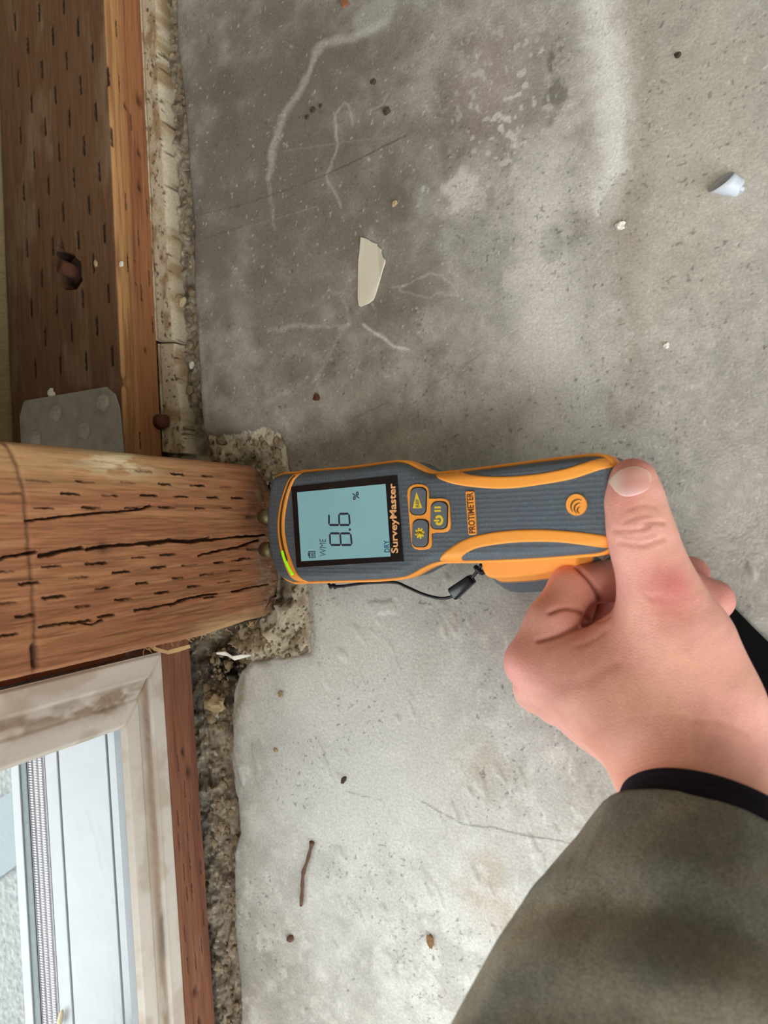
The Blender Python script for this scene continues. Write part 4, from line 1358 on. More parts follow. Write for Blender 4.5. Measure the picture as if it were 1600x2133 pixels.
# wrist cord: built in the scene, carried by the meter
MI = MM.inverted()
def child_local(o, par=meter):
    o.parent = par
    o.data.transform(MI)
    return o
cpts = spline([at_d(*p) for p in [(684, 1216, 0.425), (692, 1221, 0.423), (712, 1221, 0.420), (760, 1215, 0.416), (820, 1213, 0.405), (846, 1222, 0.400), (880, 1237, 0.394), (915, 1246, 0.388), (940, 1243, 0.383), (955, 1232, 0.379)]], 60)
cord = child_local(link('wrist_cord', tube_mesh('wrist_cord', cpts, 0.00085, 8), M['black_rubber']))
cpts = spline([at_d(*p) for p in [(975, 1212, 0.375), (988, 1198, 0.371), (997, 1186, 0.368), (1003, 1176, 0.366)]], 16)
child_local(link('cord_loop', tube_mesh('cord_loop', cpts, 0.0009, 8), M['black_rubber']))
cpts = [at_d(*p) for p in [(990, 1180, 0.369), (996, 1187, 0.3675), (1004, 1193, 0.367), (1008, 1189, 0.367)]]
child_local(link('cord_knot', tube_mesh('cord_knot', spline(cpts, 16), 0.0013, 8), M['black_rubber']))
cpts = [at_d(*p) for p in [(687, 1224, 0.4235), (695, 1219, 0.423), (700, 1226, 0.4225)]]
child_local(link('cord_knot', tube_mesh('cord_knot', spline(cpts, 12), 0.0011, 8), M['black_rubber']))
a, b = Vector(at_d(943, 1238, 0.382)), Vector(at_d(984, 1205, 0.373))
bm = bmesh.new()
L = (b - a).length
box_bm(bm, (-L / 2, -0.0037, -0.0026), (L / 2, 0.0037, 0.0026), 0.0013, 3)
for v in bm.verts:
    if v.co.x > L * 0.32:
        v.co.y *= 0.72
x = (b - a).normalized()
z = Vector((0, 0, 1))
y = z.cross(x).normalized()
z = x.cross(y)
mtx = Matrix((x, y, z)).transposed().to_4x4()
mtx.translation = (a + b) / 2
bmesh.ops.transform(bm, matrix=mtx, verts=bm.verts)
child_local(bm_obj('cord_lock', bm, M['black_gloss'], None, True))
# small frayed tag at the tail
bm = bmesh.new()
q = [Vector(at_d(*p)) for p in [(1243, 1160, 0.318), (1256, 1168, 0.317), (1268, 1160, 0.316), (1274, 1148, 0.3155), (1262, 1152, 0.317)]]
vs = [bm.verts.new(v) for v in q]
f = bm.faces.new(vs)
r = bmesh.ops.extrude_face_region(bm, geom=[f])
bmesh.ops.translate(bm, vec=(0, 0, -0.0012), verts=[v for v in r['geom'] if isinstance(v, bmesh.types.BMVert)])
child_local(bm_obj('end_tab', bm, M['galv'], None))

# ================================================================== PERSON: HAND, FOREARM, SLEEVE
def rcone(P, a, b, r1, r2):
    a, b = np.array(a, np.float32), np.array(b, np.float32)
    ba = b - a
    h = np.clip(((P - a) @ ba) / (ba @ ba), 0, 1)
    return np.linalg.norm(P - a - h[..., None] * ba, axis=-1) - (r1 + (r2 - r1) * h)
def smin(a, b, k):
    h = np.maximum(k - np.abs(a - b), 0) / k
    return np.minimum(a, b) - h * h * k * 0.25
def smax(a, b, k):
    return -smin(-a, -b, k)

def chain(P, pts, k=0.004):
    d = None
    for (p, r1), (q, r2) in zip(pts[:-1], pts[1:]):
        e = rcone(P, p, q, r1, r2)
        d = e if d is None else smin(d, e, k)
    return d
J = lambda px, py, d, r: (at_d(px, py, d), r)
thumb = [J(1318, 1004, .2915, .0097), J(1322, 1045, .2905, .0111), J(1333, 1100, .2885, .0122), J(1345, 1145, .2875, .0127), J(1360, 1190, .287, .0132), J(1376, 1245, .287, .0150)]
thenar = [J(1376, 1245, .287, .0150), J(1415, 1340, .285, .0185), J(1462, 1470, .281, .0205), J(1480, 1560, .281, .0195)]
index_m = [J(1104, 1380, .3055, .0098), J(1150, 1410, .302, .0115), J(1260, 1470, .296, .0155), J(1400, 1590, .289, .0190)]
middle_m = [J(1122, 1432, .3220, .0105), J(1250, 1490, .316, .0145), J(1400, 1600, .306, .0180)]
ring_m = [J(1160, 1462, .3400, .0100), J(1270, 1500, .333, .0135), J(1420, 1610, .318, .0170)]
pinky_m = [J(1200, 1475, .3560, .0088), J(1290, 1510, .347, .0125), J(1430, 1615, .325, .0160)]
palm = [J(1300, 1400, .3180, .0180), J(1390, 1440, .314, .0220)]
web = [J(1180, 1375, .3020, .0080), J(1285, 1340, .2985, .0095), J(1350, 1300, .2920, .0100)]
arm = [J(1443, 1630, .2880, .0265), J(1470, 1690, .264, .0265), J(1440, 1860, .244, .030), J(1417, 1978, .2315, .032)]
index_f = [J(1104, 1380, .3055, .0102), J(1148, 1300, .3105, .0108), J(1192, 1222, .3170, .0096), J(1260, 1210, .3220, .0090), J(1330, 1212, .3200, .0088), J(1420, 1230, .3150, .0092), J(1486, 1250, .3120, .0090)]
middle_f = [J(1122, 1432, .3220, .0105), J(1230, 1262, .3370, .0097), J(1280, 1220, .3390, .0090), J(1345, 1202, .3370, .0090), J(1436, 1200, .3280, .0092)]
ring_f = [J(1160, 1462, .3400, .0098), J(1275, 1305, .3480, .0090), J(1390, 1275, .3420, .0085), J(1490, 1322, .3310, .0080)]
pinky_f = [J(1200, 1475, .3560, .0086), J(1300, 1375, .3515, .0078), J(1400, 1355, .3440, .0072)]
allp = np.array([p for c in (thumb, thenar, index_m, middle_m, ring_m, pinky_m, palm, web, arm, index_f, middle_f, ring_f, pinky_f) for p, r in c])
lo, hi = allp.min(0) - 0.03, allp.max(0) + 0.03
hi[2] = min(hi[2], 0.17)
VX = 0.00085
ax_ = [np.arange(lo[i], hi[i], VX, dtype=np.float32) for i in range(3)]
P = np.stack(np.meshgrid(*ax_, indexing='ij'), -1)
body = chain(P, thenar, 0.012)
for c, k in ((index_m, .010), (palm, .014), (middle_m, .009), (ring_m, .009), (pinky_m, .009), (arm, .016), (web, .010), ([J(1180, 1400, .3020, .0105), J(1320, 1440, .2890, .0152), J(1420, 1550, .2840, .0188)], .012)):
    body = smin(body, chain(P, c, 0.008), k)
body = smin(body, chain(P, thumb, 0.004), 0.006)
fing = None
for c in (index_f, middle_f, ring_f, pinky_f):
    e = chain(P, c, 0.0030)
    fing = e if fing is None else smin(fing, e, 0.0015)
body = smin(body, fing, 0.0042)
# extensor tendon hollow and knuckle dimple
def bump_at(px, py, d, r, h):
    global body
    q = np.linalg.norm(P - np.array(at_d(px, py, d), np.float32), axis=-1)
    body = body - h * np.exp(-(q / r) ** 2)
bump_at(1390, 1222, .272, .011, .0012)
bump_at(1085, 1385, .296, .008, .0012)
bump_at(1330, 1115, .276, .010, .0004)

def surface_nets(f, ax):
    nx, ny, nz = f.shape
    s = f < 0
    c = np.zeros((nx - 1, ny - 1, nz - 1), np.int8)
    for dx in (0, 1):
        for dy in (0, 1):
            for dz in (0, 1):
                c += s[dx:nx - 1 + dx, dy:ny - 1 + dy, dz:nz - 1 + dz]
    act = (c > 0) & (c < 8)
    idx = -np.ones(act.shape, np.int64)
    I = np.argwhere(act)
    idx[act] = np.arange(len(I))
    acc, cnt = np.zeros((len(I), 3)), np.zeros(len(I))
    cor = [(a, b, d) for a in (0, 1) for b in (0, 1) for d in (0, 1)]
    for a in cor:
        for b in cor:
            if a < b and sum(abs(x - y) for x, y in zip(a, b)) == 1:
                fa = f[I[:, 0] + a[0], I[:, 1] + a[1], I[:, 2] + a[2]]
                fb = f[I[:, 0] + b[0], I[:, 1] + b[1], I[:, 2] + b[2]]
                k = (fa < 0) != (fb < 0)
                t = np.where(k, fa / np.where(k, fa - fb, 1), 0)
                pt_ = np.array(a)[None] + t[:, None] * (np.array(b) - np.array(a))[None]
                acc[k] += pt_[k]
                cnt[k] += 1
    V = (I + acc / cnt[:, None]) * VX + np.array([ax[0][0], ax[1][0], ax[2][0]])
    quads = []
    for d in range(3):
        sl0 = [slice(1, n - 1) for n in f.shape]
        sl1 = list(sl0)
        sl0[d] = slice(0, f.shape[d] - 1)
        sl1[d] = slice(1, f.shape[d])
        a, b = s[tuple(sl0)], s[tuple(sl1)]
        E = np.argwhere(a != b)
        off = np.array([1, 1, 1])
        off[d] = 0
        E2 = E + off
        flip = a[tuple(E.T)]
        u, v = [k for k in range(3) if k != d]
        q = []
        for (du, dv) in ((0, 0), (1, 0), (1, 1), (0, 1)):
            g_ = E2.copy()
            g_[:, u] -= du
            g_[:, v] -= dv
            q.append(idx[g_[:, 0], g_[:, 1], g_[:, 2]])
        q = np.stack(q, 1)
        fl_ = flip if d != 1 else ~flip
        q[~fl_] = q[~fl_][:, ::-1]
        quads.append(q)
    Fq = np.vstack(quads)
    return V, Fq[(Fq >= 0).all(1)]
HV, HF = surface_nets(body, ax_)
del P
# relax the lattice
for _ in range(4):
    a = np.zeros_like(HV)
    n_ = np.zeros(len(HV))
    for i in range(4):
        np.add.at(a, HF[:, i], HV[HF[:, (i + 1) % 4]] + HV[HF[:, (i - 1) % 4]])
        np.add.at(n_, HF[:, i], 2)
    HV = 0.5 * HV + 0.5 * a / np.maximum(n_, 1)[:, None]
def near(px, py, d, r):
    return np.exp(-(np.linalg.norm(HV - at_d(px, py, d), axis=1) / r) ** 2)
hc = np.ones((len(HV), 3)) * np.array(lin((238, 174, 160)))
nn = fbm(HV[:, 0] + HV[:, 2] * 0.7, HV[:, 1] - HV[:, 2] * 0.5, 60, 4, 181)
hc = lerpc(hc, lin((226, 166, 136)), sstep(0.45, 0.7, nn) * 0.45)
hc = lerpc(hc, lin((228, 160, 150)), sstep(0.5, 0.7, fbm(HV[:, 0], HV[:, 1] + HV[:, 2], 110, 3, 182)) * 0.4)
hc *= (0.90 + 0.20 * fbm(HV[:, 0] + HV[:, 2] * 0.6, HV[:, 1] + HV[:, 2] * 0.4, 330, 3, 183))[:, None]
for px, py, d, r, c, a in [(1395, 1218, .272, .0080, (206, 104, 108), .75), (1400, 1265, .270, .009, (218, 130, 122), .5), (1318, 965, .288, .009, (214, 122, 116), .75), (1300, 1040, .282, .007, (226, 140, 128), .4),
                           (1070, 1400, .300, .014, (230, 146, 138), .5), (1450, 1190, .329, .014, (190, 106, 104), .6), (1490, 1245, .312, .014, (186, 100, 98), .6), (1500, 1318, .333, .012, (190, 110, 106), .6),
                           (1180, 1240, .305, .018, (204, 128, 110), .5), (1260, 1590, .280, .024, (222, 142, 108), .5), (1340, 1640, .265, .03, (220, 140, 114), .4), (1330, 1480, .270, .02, (228, 170, 140), .4),
                           (1260, 1250, .325, .012, (180, 96, 88), .6)]:
    hc = lerpc(hc, lin(c), a * near(px, py, d, r))
nrm_me = mesh_np('n', HV, HF)
HN = np.zeros(len(HV) * 3)
nrm_me.vertices.foreach_get('normal', HN)
HN = HN.reshape(-1, 3)
bpy.data.meshes.remove(nrm_me)
flipn = np.mean(np.einsum('ij,ij->i', HN, HV - HV.mean(0))) < 0
if flipn:
    HF = HF[:, ::-1]
    HN = -HN
# folds and creases, followed along the skin itself
tree = BVHTree.FromPolygons([tuple(v) for v in HV], [tuple(map(int, f)) for f in HF])
HV2 = HV.copy()
def crease(pts, wd, dep, a, col_=(150, 78, 70)):
    global hc
    q = []
    for px, py in spline(pts, 24):
        h = tree.ray_cast(Vector(CC), Vector(ray(px, py)).normalized())[0]
        if h is not None:
            q.append(np.array(h))
    d = np.full(len(HV), 1e9)
    for p, r in zip(q[:-1], q[1:]):
        if np.linalg.norm(r - p) > 0.006:
            continue
        ba = r - p
        t = np.clip(((HV - p) @ ba) / (ba @ ba + 1e-12), 0, 1)
        d = np.minimum(d, np.linalg.norm(HV - p - t[:, None] * ba, axis=1))
    k = np.exp(-(d / wd) ** 2)
    HV2[:] -= HN * (dep * k)[:, None]
    hc = lerpc(hc, lin(col_), a * np.exp(-(d / (wd * 0.8)) ** 2))
crease([(1203, 1182), (1225, 1203), (1240, 1225), (1248, 1244), (1247, 1268), (1240, 1290)], 0.0013, 0.0016, 0.75, (130, 60, 54))
crease([(1145, 1276), (1163, 1269), (1185, 1267), (1209, 1275), (1228, 1290)], 0.0011, 0.0012, 0.65)
crease([(1122, 1334), (1142, 1329), (1165, 1322), (1190, 1312), (1215, 1303), (1242, 1297)], 0.0012, 0.0014, 0.65)
crease([(1242, 1297), (1258, 1292), (1272, 1284)], 0.0010, 0.0006, 0.4)
crease([(1205, 1345), (1232, 1334), (1258, 1316)], 0.0016, 0.0005, 0.15)
for pts, dep, a in [([(1300, 1088), (1319, 1080), (1336, 1074), (1356, 1074)], .00025, .22), ([(1345, 1090), (1362, 1088), (1384, 1089)], .0005, .5),
                    ([(1278, 1105), (1307, 1106), (1336, 1102), (1352, 1097)], .0004, .4), ([(1287, 1130), (1313, 1134), (1341, 1136), (1360, 1130), (1384, 1122)], .0004, .35),
                    ([(1310, 1062), (1336, 1053), (1366, 1056)], .0002, .2), ([(1300, 1118), (1330, 1120), (1360, 1113)], .0002, .15)]:
    crease(pts, 0.0009, dep, a, (176, 94, 84))
for k in range(7):                                   # crossing wrinkles over the thumb knuckle
    crease([(1345 + 6 * k, 1238 + 4 * (k % 3)), (1358 + 8 * k, 1252 + 5 * (k % 2)), (1362 + 9 * k, 1276)], 0.0007, 0.00018, 0.14, (190, 100, 100))
for k in range(11):                                  # fine wrinkles across the back of the wrist
    o_ = k * 9.5
    crease([(1215 + k * 5, 1545 + o_ * 0.75), (1268 + k * 4, 1512 + o_), (1340 + k * 3, 1492 + o_), (1430, 1490 + o_)], 0.0009, 0.00022, 0.10, (190, 104, 80))
crease([(1440, 1502), (1500, 1506), (1558, 1530)], 0.0014, 0.00015, 0.12)
crease([(1180, 1430), (1230, 1412), (1280, 1382)], 0.0030, 0.0006, 0.12)
person = empty('person', (-0.02, -0.10, 0.0))
tag(person, 'person in an olive fleece sleeve pressing the meter with the thumb of a fist', 'person')
hand = link('hand_and_forearm', mesh_np('hand_and_forearm', HV2, HF, hc), M['skin'])
hand.parent = person
place(hand, (-0.03, -0.06, 0.06))
hand['label'] = 'bare hand in a fist with the thumb stretched out'

# thumbnail laid on the skin
tree = BVHTree.FromPolygons([tuple(v) for v in HV2], [tuple(map(int, f)) for f in HF])
nail_px = [(1268, 1003), (1285, 985), (1302, 975.5), (1324, 971.5), (1343, 977), (1354, 987), (1357, 999), (1355, 1011), (1347, 1021), (1330, 1029), (1311, 1034), (1295, 1032), (1283, 1024), (1275, 1014)]
NO = resample(spline(nail_px + nail_px[:1], 120)[:-1], 72, True)
cn = NO.mean(0)
NVv, NC = [], []
def on_skin(px, py):
    d = Vector(ray(px, py)).normalized()
    hit = tree.ray_cast(Vector(CC), d)
    return hit[0], hit[1]
rings_ = [1.0, 0.985, 0.95, 0.85, 0.7, 0.5, 0.3, 0.1]
ctr_hit, ctr_n = on_skin(cn[0], cn[1])
for f in rings_:
    for q in NO:
        px, py = cn + (q - cn) * f
        h, nn_ = on_skin(px, py)
        if h is None:
            h, nn_ = on_skin(*(cn + (q - cn) * f * 0.9))
        nn_ = nn_ if nn_.dot(Vector(CC) - h) > 0 else -nn_
        lift = (0.00005 if f > 0.99 else 0.00035) + 0.0006 * (1 - f * f)
        NVv.append(h + nn_ * lift)
        up = (cn[1] - py) / 32.0
        c = np.array(lin((226, 168, 158)))
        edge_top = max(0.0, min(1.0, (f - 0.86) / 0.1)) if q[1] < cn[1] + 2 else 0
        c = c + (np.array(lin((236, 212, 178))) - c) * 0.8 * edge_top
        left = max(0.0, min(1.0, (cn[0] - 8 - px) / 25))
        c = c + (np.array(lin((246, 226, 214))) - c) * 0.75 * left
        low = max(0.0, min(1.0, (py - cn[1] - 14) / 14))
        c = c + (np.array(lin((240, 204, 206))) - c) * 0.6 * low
        NC.append(c)
n = len(NO)
NF = [list(map(int, f)) for f in grid_faces(len(rings_), n, True)] + [[(len(rings_) - 1) * n + i for i in range(n)]]
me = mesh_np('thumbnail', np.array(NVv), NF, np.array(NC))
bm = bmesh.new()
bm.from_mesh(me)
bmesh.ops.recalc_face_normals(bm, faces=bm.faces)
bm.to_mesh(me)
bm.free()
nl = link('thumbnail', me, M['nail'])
nl.parent = person
place(nl, ctr_hit)

# sleeve: rings along the forearm
cuff_c = at_d(1490, 1712, .262)
arm_dir = RC @ np.array([-.45, -.65, .61])               # forearm: back, down the picture and up towards the photographer
arm_dir /= np.linalg.norm(arm_dir)
sl_s = np.linspace(0, 1, 150) ** 1.3 * 0.40
sl_axis = cuff_c + sl_s[:, None] * arm_dir
sl_rad = np.interp(sl_s, [0, .02, .05, .08, .2, .4], [.0333, .0400, .0500, .0560, .072, .076])
def sleeve_ring(i, rad, seg=160, shift=0.0):
    T = sl_axis[min(i + 3, 149)] - sl_axis[max(i - 3, 0)]
    T /= np.linalg.norm(T)
    a = np.cross(T, [0, 1, 0.2])
    a /= np.linalg.norm(a)
    b = np.cross(T, a)
    th_ = np.linspace(0, 2 * math.pi, seg, endpoint=False)
    return sl_axis[i] + T * shift + rad * (np.cos(th_)[:, None] * a + np.sin(th_)[:, None] * b), th_
SV, SN = [], []
for i in range(11, 150):
    t = i / 149
    base_r = sl_rad[i]
    p_, th_ = sleeve_ring(i, base_r)
    cdir = (p_ - sl_axis[i]) / base_r
    sv_ = sl_s[i]
    tc_ = CC - p_
    facing = np.clip((cdir * tc_).sum(1) / np.linalg.norm(tc_, axis=1), 0, 1) ** 1.5
    fold = 0.0020 * np.sin(3 * th_ + 9 * t) * sstep(0.05, 0.2, t)
    for s0, am, wd_, ph in ((0.034, 0.0060, 0.0085, 0.4), (0.060, 0.0085, 0.0095, 2.0), (0.092, 0.008, 0.011, 3.3)):
        fold = fold - 1.35 * am * facing * np.exp(-((sv_ - s0 - 0.006 * np.sin(th_ * 2 + ph)) / wd_) ** 2) * (0.55 + 0.45 * np.sin(th_ * 1.0 + ph))
    fold = fold + 0.0016 * (fbm(th_ * 3, np.full_like(th_, t * 12), 1.0, 3, 191) - 0.5) * 2 - 0.0018 * (1 - sstep(0.0, 0.075, t))
    SV.append(p_ + cdir * fold[:, None])
SV = np.array(SV)
m_, n_ = SV.shape[:2]
X_, Y_ = SV[..., 0] * 1.0 + SV[..., 2] * 0.6, SV[..., 1] - SV[..., 2] * 0.5
sc = np.ones((m_, n_, 3)) * np.array(lin((142, 137, 122)))
sc = lerpc(sc, lin((112, 112, 102)), sstep(0.45, 0.65, fbm(X_, Y_, 26, 3, 192)) * 0.75)
sc = lerpc(sc, lin((166, 154, 132)), sstep(0.55, 0.70, fbm(X_, Y_, 34, 3, 193)) * 0.5)
sc *= (0.85 + 0.3 * fbm(X_, Y_, 900, 2, 194))[..., None]
sv = SV.reshape(-1, 3)
sleeve = link('sleeve', mesh_np('sleeve', sv, grid_faces(m_, n_, True)[:, ::-1].copy(), sc.reshape(-1, 3)), M['fleece'])
sol = sleeve.modifiers.new('thickness', 'SOLIDIFY')
sol.thickness = 0.0016
sol.offset = -1
sleeve.parent = person
place(sleeve, Vector(sl_axis[20]))
# knit cuff: a rolled band in two folds
CV = []
for i, (dr, sh) in enumerate([(-0.0030, 0.004), (-0.0016, -0.0005), (-0.0002, -0.0022), (0.0006, -0.0012), (0.0008, 0.0012), (0.0002, 0.0026), (0.0008, 0.0036), (0.0014, 0.0056), (0.0018, 0.0080), (0.0012, 0.0115), (-0.0012, 0.0140)]):
    p_, _ = sleeve_ring(3, sl_rad[3] - 0.0012 + dr, 160, sh)
    CV.append(p_)
cuff = link('cuff', mesh_np('cuff', np.array(CV).reshape(-1, 3), grid_faces(len(CV), 160, True)), M['knit'])
cuff.parent = person
place(cuff, Vector(sl_axis[3]))
cuff['label'] = 'black knitted cuff'

# ================================================================== BLACK WEBBING STRAP under the hand
cs = spline([at_d(*p) for p in [(1450, 1245, .342), (1500, 1296, .3385), (1555, 1352, .3345), (1610, 1405, .3300), (1700, 1490, .322), (1800, 1600, .31)]], 50)
bm = bmesh.new()
prev = None
for i, c in enumerate(cs):
    T = cs[min(i + 1, 49)] - cs[max(i - 1, 0)]
    T /= np.linalg.norm(T)
    sd = np.cross(T, [0.15, 0, 1])
    sd /= np.linalg.norm(sd)
    up = np.cross(sd, T)
    q = [c + sd * 0.0092 + up * 0.001, c - sd * 0.0092 + up * 0.001, c - sd * 0.0092 - up * 0.001, c + sd * 0.0092 - up * 0.001]
    vs = [bm.verts.new(v) for v in q]
    if prev:
        for k in range(4):
            bm.faces.new((prev[k], prev[(k + 1) % 4], vs[(k + 1) % 4], vs[k]))
    else:
        bm.faces.new(vs)
    prev = vs
bm.faces.new(prev[::-1])
o = bm_obj('webbing_strap', bm, M['black_web'])
place(o, Vector(cs[10]))
tag(o, 'flat black webbing strap hanging out from under the fist', 'strap')

# ================================================================== SMALL THINGS
def crumb(name, px, py, r, m, label, cat, flat=0.55, seed=0, stretch=1.0, ang=0.0, z=None, sub=2, rough=0.35):
    random.seed(seed)
    p = at_z(px, py, 0.0 if z is None else z)
    z0 = floor_z(p[0], p[1]) if z is None else z
    bm = bmesh.new()
    bmesh.ops.create_icosphere(bm, subdivisions=sub, radius=r)
    for v in bm.verts:
        v.co *= 1 + random.uniform(-rough, rough)
        v.co.x *= stretch
        v.co.z = max(v.co.z * flat, -r * flat * 0.6)
    bmesh.ops.rotate(bm, matrix=Matrix.Rotation(ang, 3, 'Z'), verts=bm.verts)
    o = bm_obj(name, bm, m, None, False, (p[0], p[1], z0 + r * flat * 0.55))
    return tag(o, label, cat)
PX = 0.00029
crumb('dirt_crumb', 806, 232, 8 * PX, M['crumb_dark'], 'dark brown crumb on the floor halfway above the paint chip', 'crumb', seed=1)
crumb('dirt_crumb', 778, 171, 6 * PX, M['crumb_dark'], 'dark brown crumb lying beside the pale curved bloom line', 'crumb', seed=2)
crumb('dirt_crumb', 653, 230, 6 * PX, M['crumb_dark'], 'small dark crumb, topmost of the cluster between bloom lines', 'crumb', seed=3)
crumb('dirt_crumb', 640, 244, 5 * PX, M['crumb_dark'], 'small dark crumb, lowest of the cluster between bloom lines', 'crumb', seed=4)
crumb('dirt_crumb', 668, 221, 4 * PX, M['crumb_dark'], 'tiny dark crumb, outermost of the cluster between bloom lines', 'crumb', seed=5)
crumb('rust_flake', 660, 828, 8 * PX, M['rust'], 'rust brown flake on the dark floor above the meter head', 'flake', seed=6)
crumb('mortar_crumb', 823, 424, 7 * PX, M['crumb_tan'], 'tan crumb on the floor just above the paint chip', 'crumb', seed=7)
crumb('plaster_crumb', 1292, 471, 8 * PX, M['crumb_white'], 'small bright white plaster crumb beside the brown floor band', 'crumb', seed=8)
crumb('bark_flake', 897, 1958, 13 * PX, M['bark'], 'ragged light brown bark flake on the floor near the sleeve', 'flake', 0.4, 9, 0.6, 0.15)
crumb('seed_husk', 606, 1954, 7 * PX, M['twig'], 'tiny brown seed husk on the floor below the twig', 'seed', 0.7, 10, 1.5, 0.5, rough=0.08)
crumb('mortar_crumb', 586, 1446, 7 * PX, M['crumb_tan'], 'tan and white crumb on the pale floor near the mortar pocket', 'crumb', seed=11)
crumb('mortar_crumb', 575, 1563, 5 * PX, M['crumb_tan'], 'small tan crumb on the pale floor between pocket and twig', 'crumb', seed=12)
crumb('dirt_crumb', 1412, 115, 5 * PX, M['crumb_dark'], 'small black crumb on the floor above the white nozzle', 'crumb', seed=13)
crumb('plaster_crumb', 1388, 720, 5 * PX, M['crumb_white'], 'tiny white crumb on the floor between nozzle and thumb', 'crumb', seed=14)
crumb('plaster_crumb', 384, 757, 8 * PX, M['crumb_white'], 'white pebble in the dirt gap beside the broken strip', 'pebble', seed=15)
crumb('dirt_sliver', 717, 1624, 5 * PX, M['crumb_dark'], 'tiny dark sliver on the pale floor above the twig', 'sliver', 0.4, 16, 2.0, 0.9, rough=0.15)
crumb('paper_scrap', 108, 818, 9 * PX, M['crumb_white'], 'white scrap on the sill plate at the edge of the steel plate', 'scrap', 0.3, 17, 1.5, -0.6, z=ZPL)
crumb('paper_scrap', 200, 549, 9 * PX, M['crumb_tan'], 'buff scrap on the sill plate beside the anchor bolt', 'scrap', 0.3, 18, 0.5, 0.2, z=ZPL)
crumb('paper_scrap', 253, 551, 6 * PX, M['crumb_white'], 'white speck on the front edge of the sill plate', 'scrap', 0.4, 19, z=ZPL)

# loose rubble lying in the gap and pocket: too small and too many to pick apart
bm = bmesh.new()
random.seed(3)
placed = 0
while placed < 420:
    if placed % 3 == 0:
        px, py = random.uniform(400, 640), random.choice([random.uniform(895, 970), random.uniform(1290, 1375)])
    else:
        py = random.choice([random.uniform(-20, 900), random.uniform(1360, 2150), random.uniform(1360, 1520)])
        px = np.interp(py, [0, 900, 1360, 1500, 2133], [345, 405, 450, 445, 478]) + random.gauss(0, 15)
    p = at_z(px, py, -0.004)
    i, j = np.searchsorted(gy, p[1]), np.searchsorted(gx, p[0])
    if j <= 0 or j >= nx_ - 1 or slab[i, j] or (p[0] < XPL + 0.001 and p[1] > 0) or (p[0] < -0.335 and p[1] < 0) or (PY0 - 0.003 < p[1] < PY1 + 0.003 and p[0] < XPOST + 0.002):
        placed += 1
        continue
    r = random.choice([0.0007, 0.001, 0.0013, 0.002, 0.003]) * random.uniform(0.7, 1.3)
    rs = bmesh.ops.create_icosphere(bm, subdivisions=1, radius=r)
    off = Vector((p[0], p[1], float(zz[i, j]) + r * 0.3))
    for v in rs['verts']:
        v.co = Vector((v.co.x * random.uniform(0.7, 1.3), v.co.y * random.uniform(0.7, 1.4), v.co.z * random.uniform(0.5, 0.9))) + off
    placed += 1
o = bm_obj('rubble', bm, mat('rubble', lin((150, 134, 108)), rough=0.95, nscale=260, namt=0.55, bump=0.0005, bscale=700, spec=0.2))
tag(o, 'crumbled concrete rubble scattered along the gap and the post pocket', 'rubble', kind='stuff')

# paint chip
chip_px = [(752, 494), (761, 497), (768, 500), (776, 505), (786, 509), (786, 512), (796, 521), (795, 526), (799, 536), (805, 543), (805, 549), (800, 560), (794, 578), (788, 597), (781, 617), (777, 625),
           (773, 628), (768, 632), (758, 636), (751, 639), (748, 637), (747, 622), (746, 619), (747, 575), (748, 548), (747, 543), (750, 530), (751, 512)]
cc = at_z(772, 565, 0.001)
cpl = [at_z(*p, 0.001)[:2] - cc[:2] for p in chip_px]
bm = bmesh.new()
prism(bm, [tuple(p) for p in cpl], 0.0, 0.0013, 0.0002)
for v in bm.verts:
    v.co.z += 0.0010 * max(0, v.co.x / 0.008) ** 2
tag(bm_obj('paint_chip', bm, M['chip'], None, False, (cc[0], cc[1], 0.0004)), 'flat cream paint chip with a broken edge on the grey floor', 'paint chip')

# white nozzle: tapered oval tube, cut slantwise, with a small tip
a, b = Vector(at_z(1492, 376, 0.0052)), Vector(at_z(1544, 393, 0.0040))
x = (b - a).normalized()
L = (b - a).length
z = Vector((0, 0, 1))
y = z.cross(x).normalized()
z = x.cross(y)
mtx = Matrix((x, y, z)).transposed().to_4x4()
mtx.translation = a
nz_o = empty('plastic_nozzle', (a + b) / 2 - Vector((0, 0, 0.005)))
tag(nz_o, 'white plastic nozzle cut slantwise, lying on the floor in the far corner', 'nozzle')
def noz(name, prof_, m, inner=False):
    V, n = [], 28
    for t, ry, rz, slant in prof_:
        for k in range(n):
            th_ = 2 * math.pi * k / n
            px_ = t * L + slant * L * (0.26 * math.sin(th_) + 0.20 * math.cos(th_))
            V.append(mtx @ Vector((px_, ry * math.cos(th_), rz * math.sin(th_))))
    F = [list(map(int, f)) for f in grid_faces(len(prof_), n, True)]
    F.append([(len(prof_) - 1) * n + i for i in range(n)])
    me = mesh_np(name, V, F)
    bm = bmesh.new()
    bm.from_mesh(me)
    bmesh.ops.recalc_face_normals(bm, faces=bm.faces)
    bm.to_mesh(me)
    bm.free()
    o = link(name, me, m)
    o.parent = nz_o
    o.location = -Vector(nz_o.location)
    return o
noz('tube', [(0.96, 0.0024, 0.0022, 0), (0.6, 0.0040, 0.0034, 0.3), (0.20, 0.0050, 0.0043, 0.95), (0.18, 0.0056, 0.0049, 1), (0.21, 0.0057, 0.0050, 0.95), (0.66, 0.0047, 0.0042, 0.15),
             (0.68, 0.0045, 0.0040, 0.1), (0.96, 0.0039, 0.0035, 0), (1.0, 0.0032, 0.0029, 0)], M['plastic_white'])
noz('tip', [(1.0, 0.0012, 0.0012, 0), (1.10, 0.0012, 0.0012, 0), (1.12, 0.0007, 0.0007, 0)], M['plastic_white'])

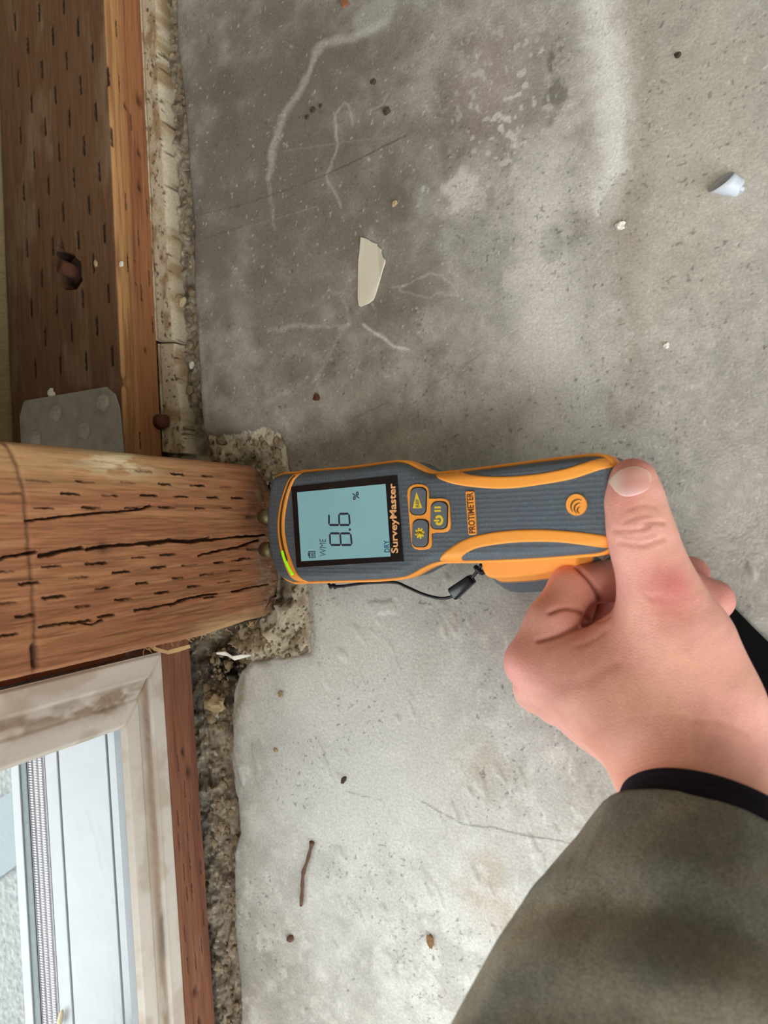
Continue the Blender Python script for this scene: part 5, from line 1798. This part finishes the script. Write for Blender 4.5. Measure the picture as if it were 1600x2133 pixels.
# twig
tp = spline([at_z(*p, 0.0012) for p in [(650, 1754), (646, 1772), (640, 1794), (632, 1818), (630, 1840), (629, 1862), (627, 1887)]], 40)
rad = 0.00105 + 0.00015 * np.sin(np.linspace(0, 30, 40)) + 0.0006 * np.exp(-((np.linspace(0, 1, 40)) / 0.05) ** 2) + 0.0003 * np.exp(-((np.linspace(0, 1, 40) - 0.5) / 0.03) ** 2)
o = link('twig', tube_mesh('twig', tp, rad, 8), M['twig'])
place(o, Vector(tp[20]))
tag(o, 'thin bent brown twig lying on the pale floor', 'twig')

crumb('mortar_clump', 452, 1466, 19 * PX, M['crumb_tan'], 'tan mortar clump in the dark dirt gap beside the window plate', 'clump', 0.5, 21, 1.5, 0.1, z=-0.002)
crumb('mortar_clump', 379, 628, 13 * PX, M['crumb_tan'], 'rounded tan clump in the gap beside the cream strip', 'clump', 0.6, 22, 1.1, 0.3, z=-0.003)
q = [at_d(*p) for p in [(452, 1361, .466), (474, 1365, .466), (489, 1374, .4655), (505, 1370, .465), (522, 1365, .4655)]]
wv = [np.array([0.0, 0.0030, 0.0022]) * f for f in (0.3, 1, 0.9, 0.8, 0.2)]
bm = bmesh.new()
prev = None
for c, v in zip(q, wv):
    c = np.array(c)
    z_ = max(c[2], 0.0004)
    c[2] = z_
    vs = [bm.verts.new(c), bm.verts.new(c + v), bm.verts.new(c + v + (0, -0.0004, 0.0003)), bm.verts.new(c + (0, -0.0005, 0.0003))]
    if prev:
        for k in range(4):
            bm.faces.new((prev[k], prev[(k + 1) % 4], vs[(k + 1) % 4], vs[k]))
    else:
        bm.faces.new(vs)
    prev = vs
bm.faces.new(prev[::-1])
o = bm_obj('curled_flake', bm, M['crumb_white'])
place(o, Vector(q[2]))
tag(o, 'pale curled flake at the near edge of the mortar pocket', 'flake')

# torn wood fibres along the near lower edge of the post
bm = bmesh.new()
random.seed(12)
for k in range(34):
    px = random.uniform(300, 545)
    py = np.interp(px, [300, 560], [1350, 1290]) - random.uniform(0, 5)
    b_ = at_x(px, py, XPOST - 0.006)
    a_ = np.array([random.uniform(-0.002, 0.004), -random.uniform(0.001, 0.0035), random.uniform(-0.003, 0.003)])
    me = tube_mesh('f', spline([b_, b_ + a_ * 0.5 + (0, 0, 0.0006), b_ + a_], 5), [0.00022, 0.0002, 0.00016, 0.00012, 0.00006], 4)
    bm.from_mesh(me)
    bpy.data.meshes.remove(me)
o = bm_obj('torn_fibres', bm, M['splinter'])
o.parent = post
o.location = -Vector(post.location)
o['kind'] = 'stuff'

# red-brown wood sliver at the far end of the floor
bm = bmesh.new()
sp_ = [at_z(*p, 0.001)[:2] for p in [(702, -14), (716, -14), (728, 8), (720, 11), (715, 17), (711, 5)]]
c2 = np.mean(sp_, 0)
prism(bm, [tuple(np.array(p) - c2) for p in sp_], 0, 0.0018, 0.0003)
tag(bm_obj('wood_sliver', bm, M['redwood'], None, False, (c2[0], c2[1], 0.0003)), 'red brown wood sliver on the floor at the far end of the bloom line', 'sliver')

# pale splinter hanging off the near corner of the post: two bent blades
spo = empty('wood_splinter', at_d(345, 1352, 0.40))
tag(spo, 'pale V-shaped wood splinter torn from the post above the window corner', 'splinter')
for pts in ([(310, 1343, .372), (325, 1352, .390), (352, 1359, .404)], [(348, 1359, .4045), (372, 1353, .414), (396, 1346, .422)]):
    q = spline([at_d(*p) for p in pts], 12)
    bm = bmesh.new()
    prev = None
    for i, c in enumerate(q):
        f = 1 - 0.35 * abs(i / 11 - 0.4)
        wv, hv = np.array([0.0002, 0.0013 * f, 0.0005]), np.array([0.0004, 0, 0.0006])
        vs = [bm.verts.new(c + s1 * wv + s2 * hv - np.array(spo.location)) for s1, s2 in ((1, 1), (-1, 1), (-1, -1), (1, -1))]
        if prev:
            for k in range(4):
                bm.faces.new((prev[k], prev[(k + 1) % 4], vs[(k + 1) % 4], vs[k]))
        else:
            bm.faces.new(vs)
        prev = vs
    bm.faces.new(prev[::-1])
    bm_obj('blade', bm, M['splinter'], spo)
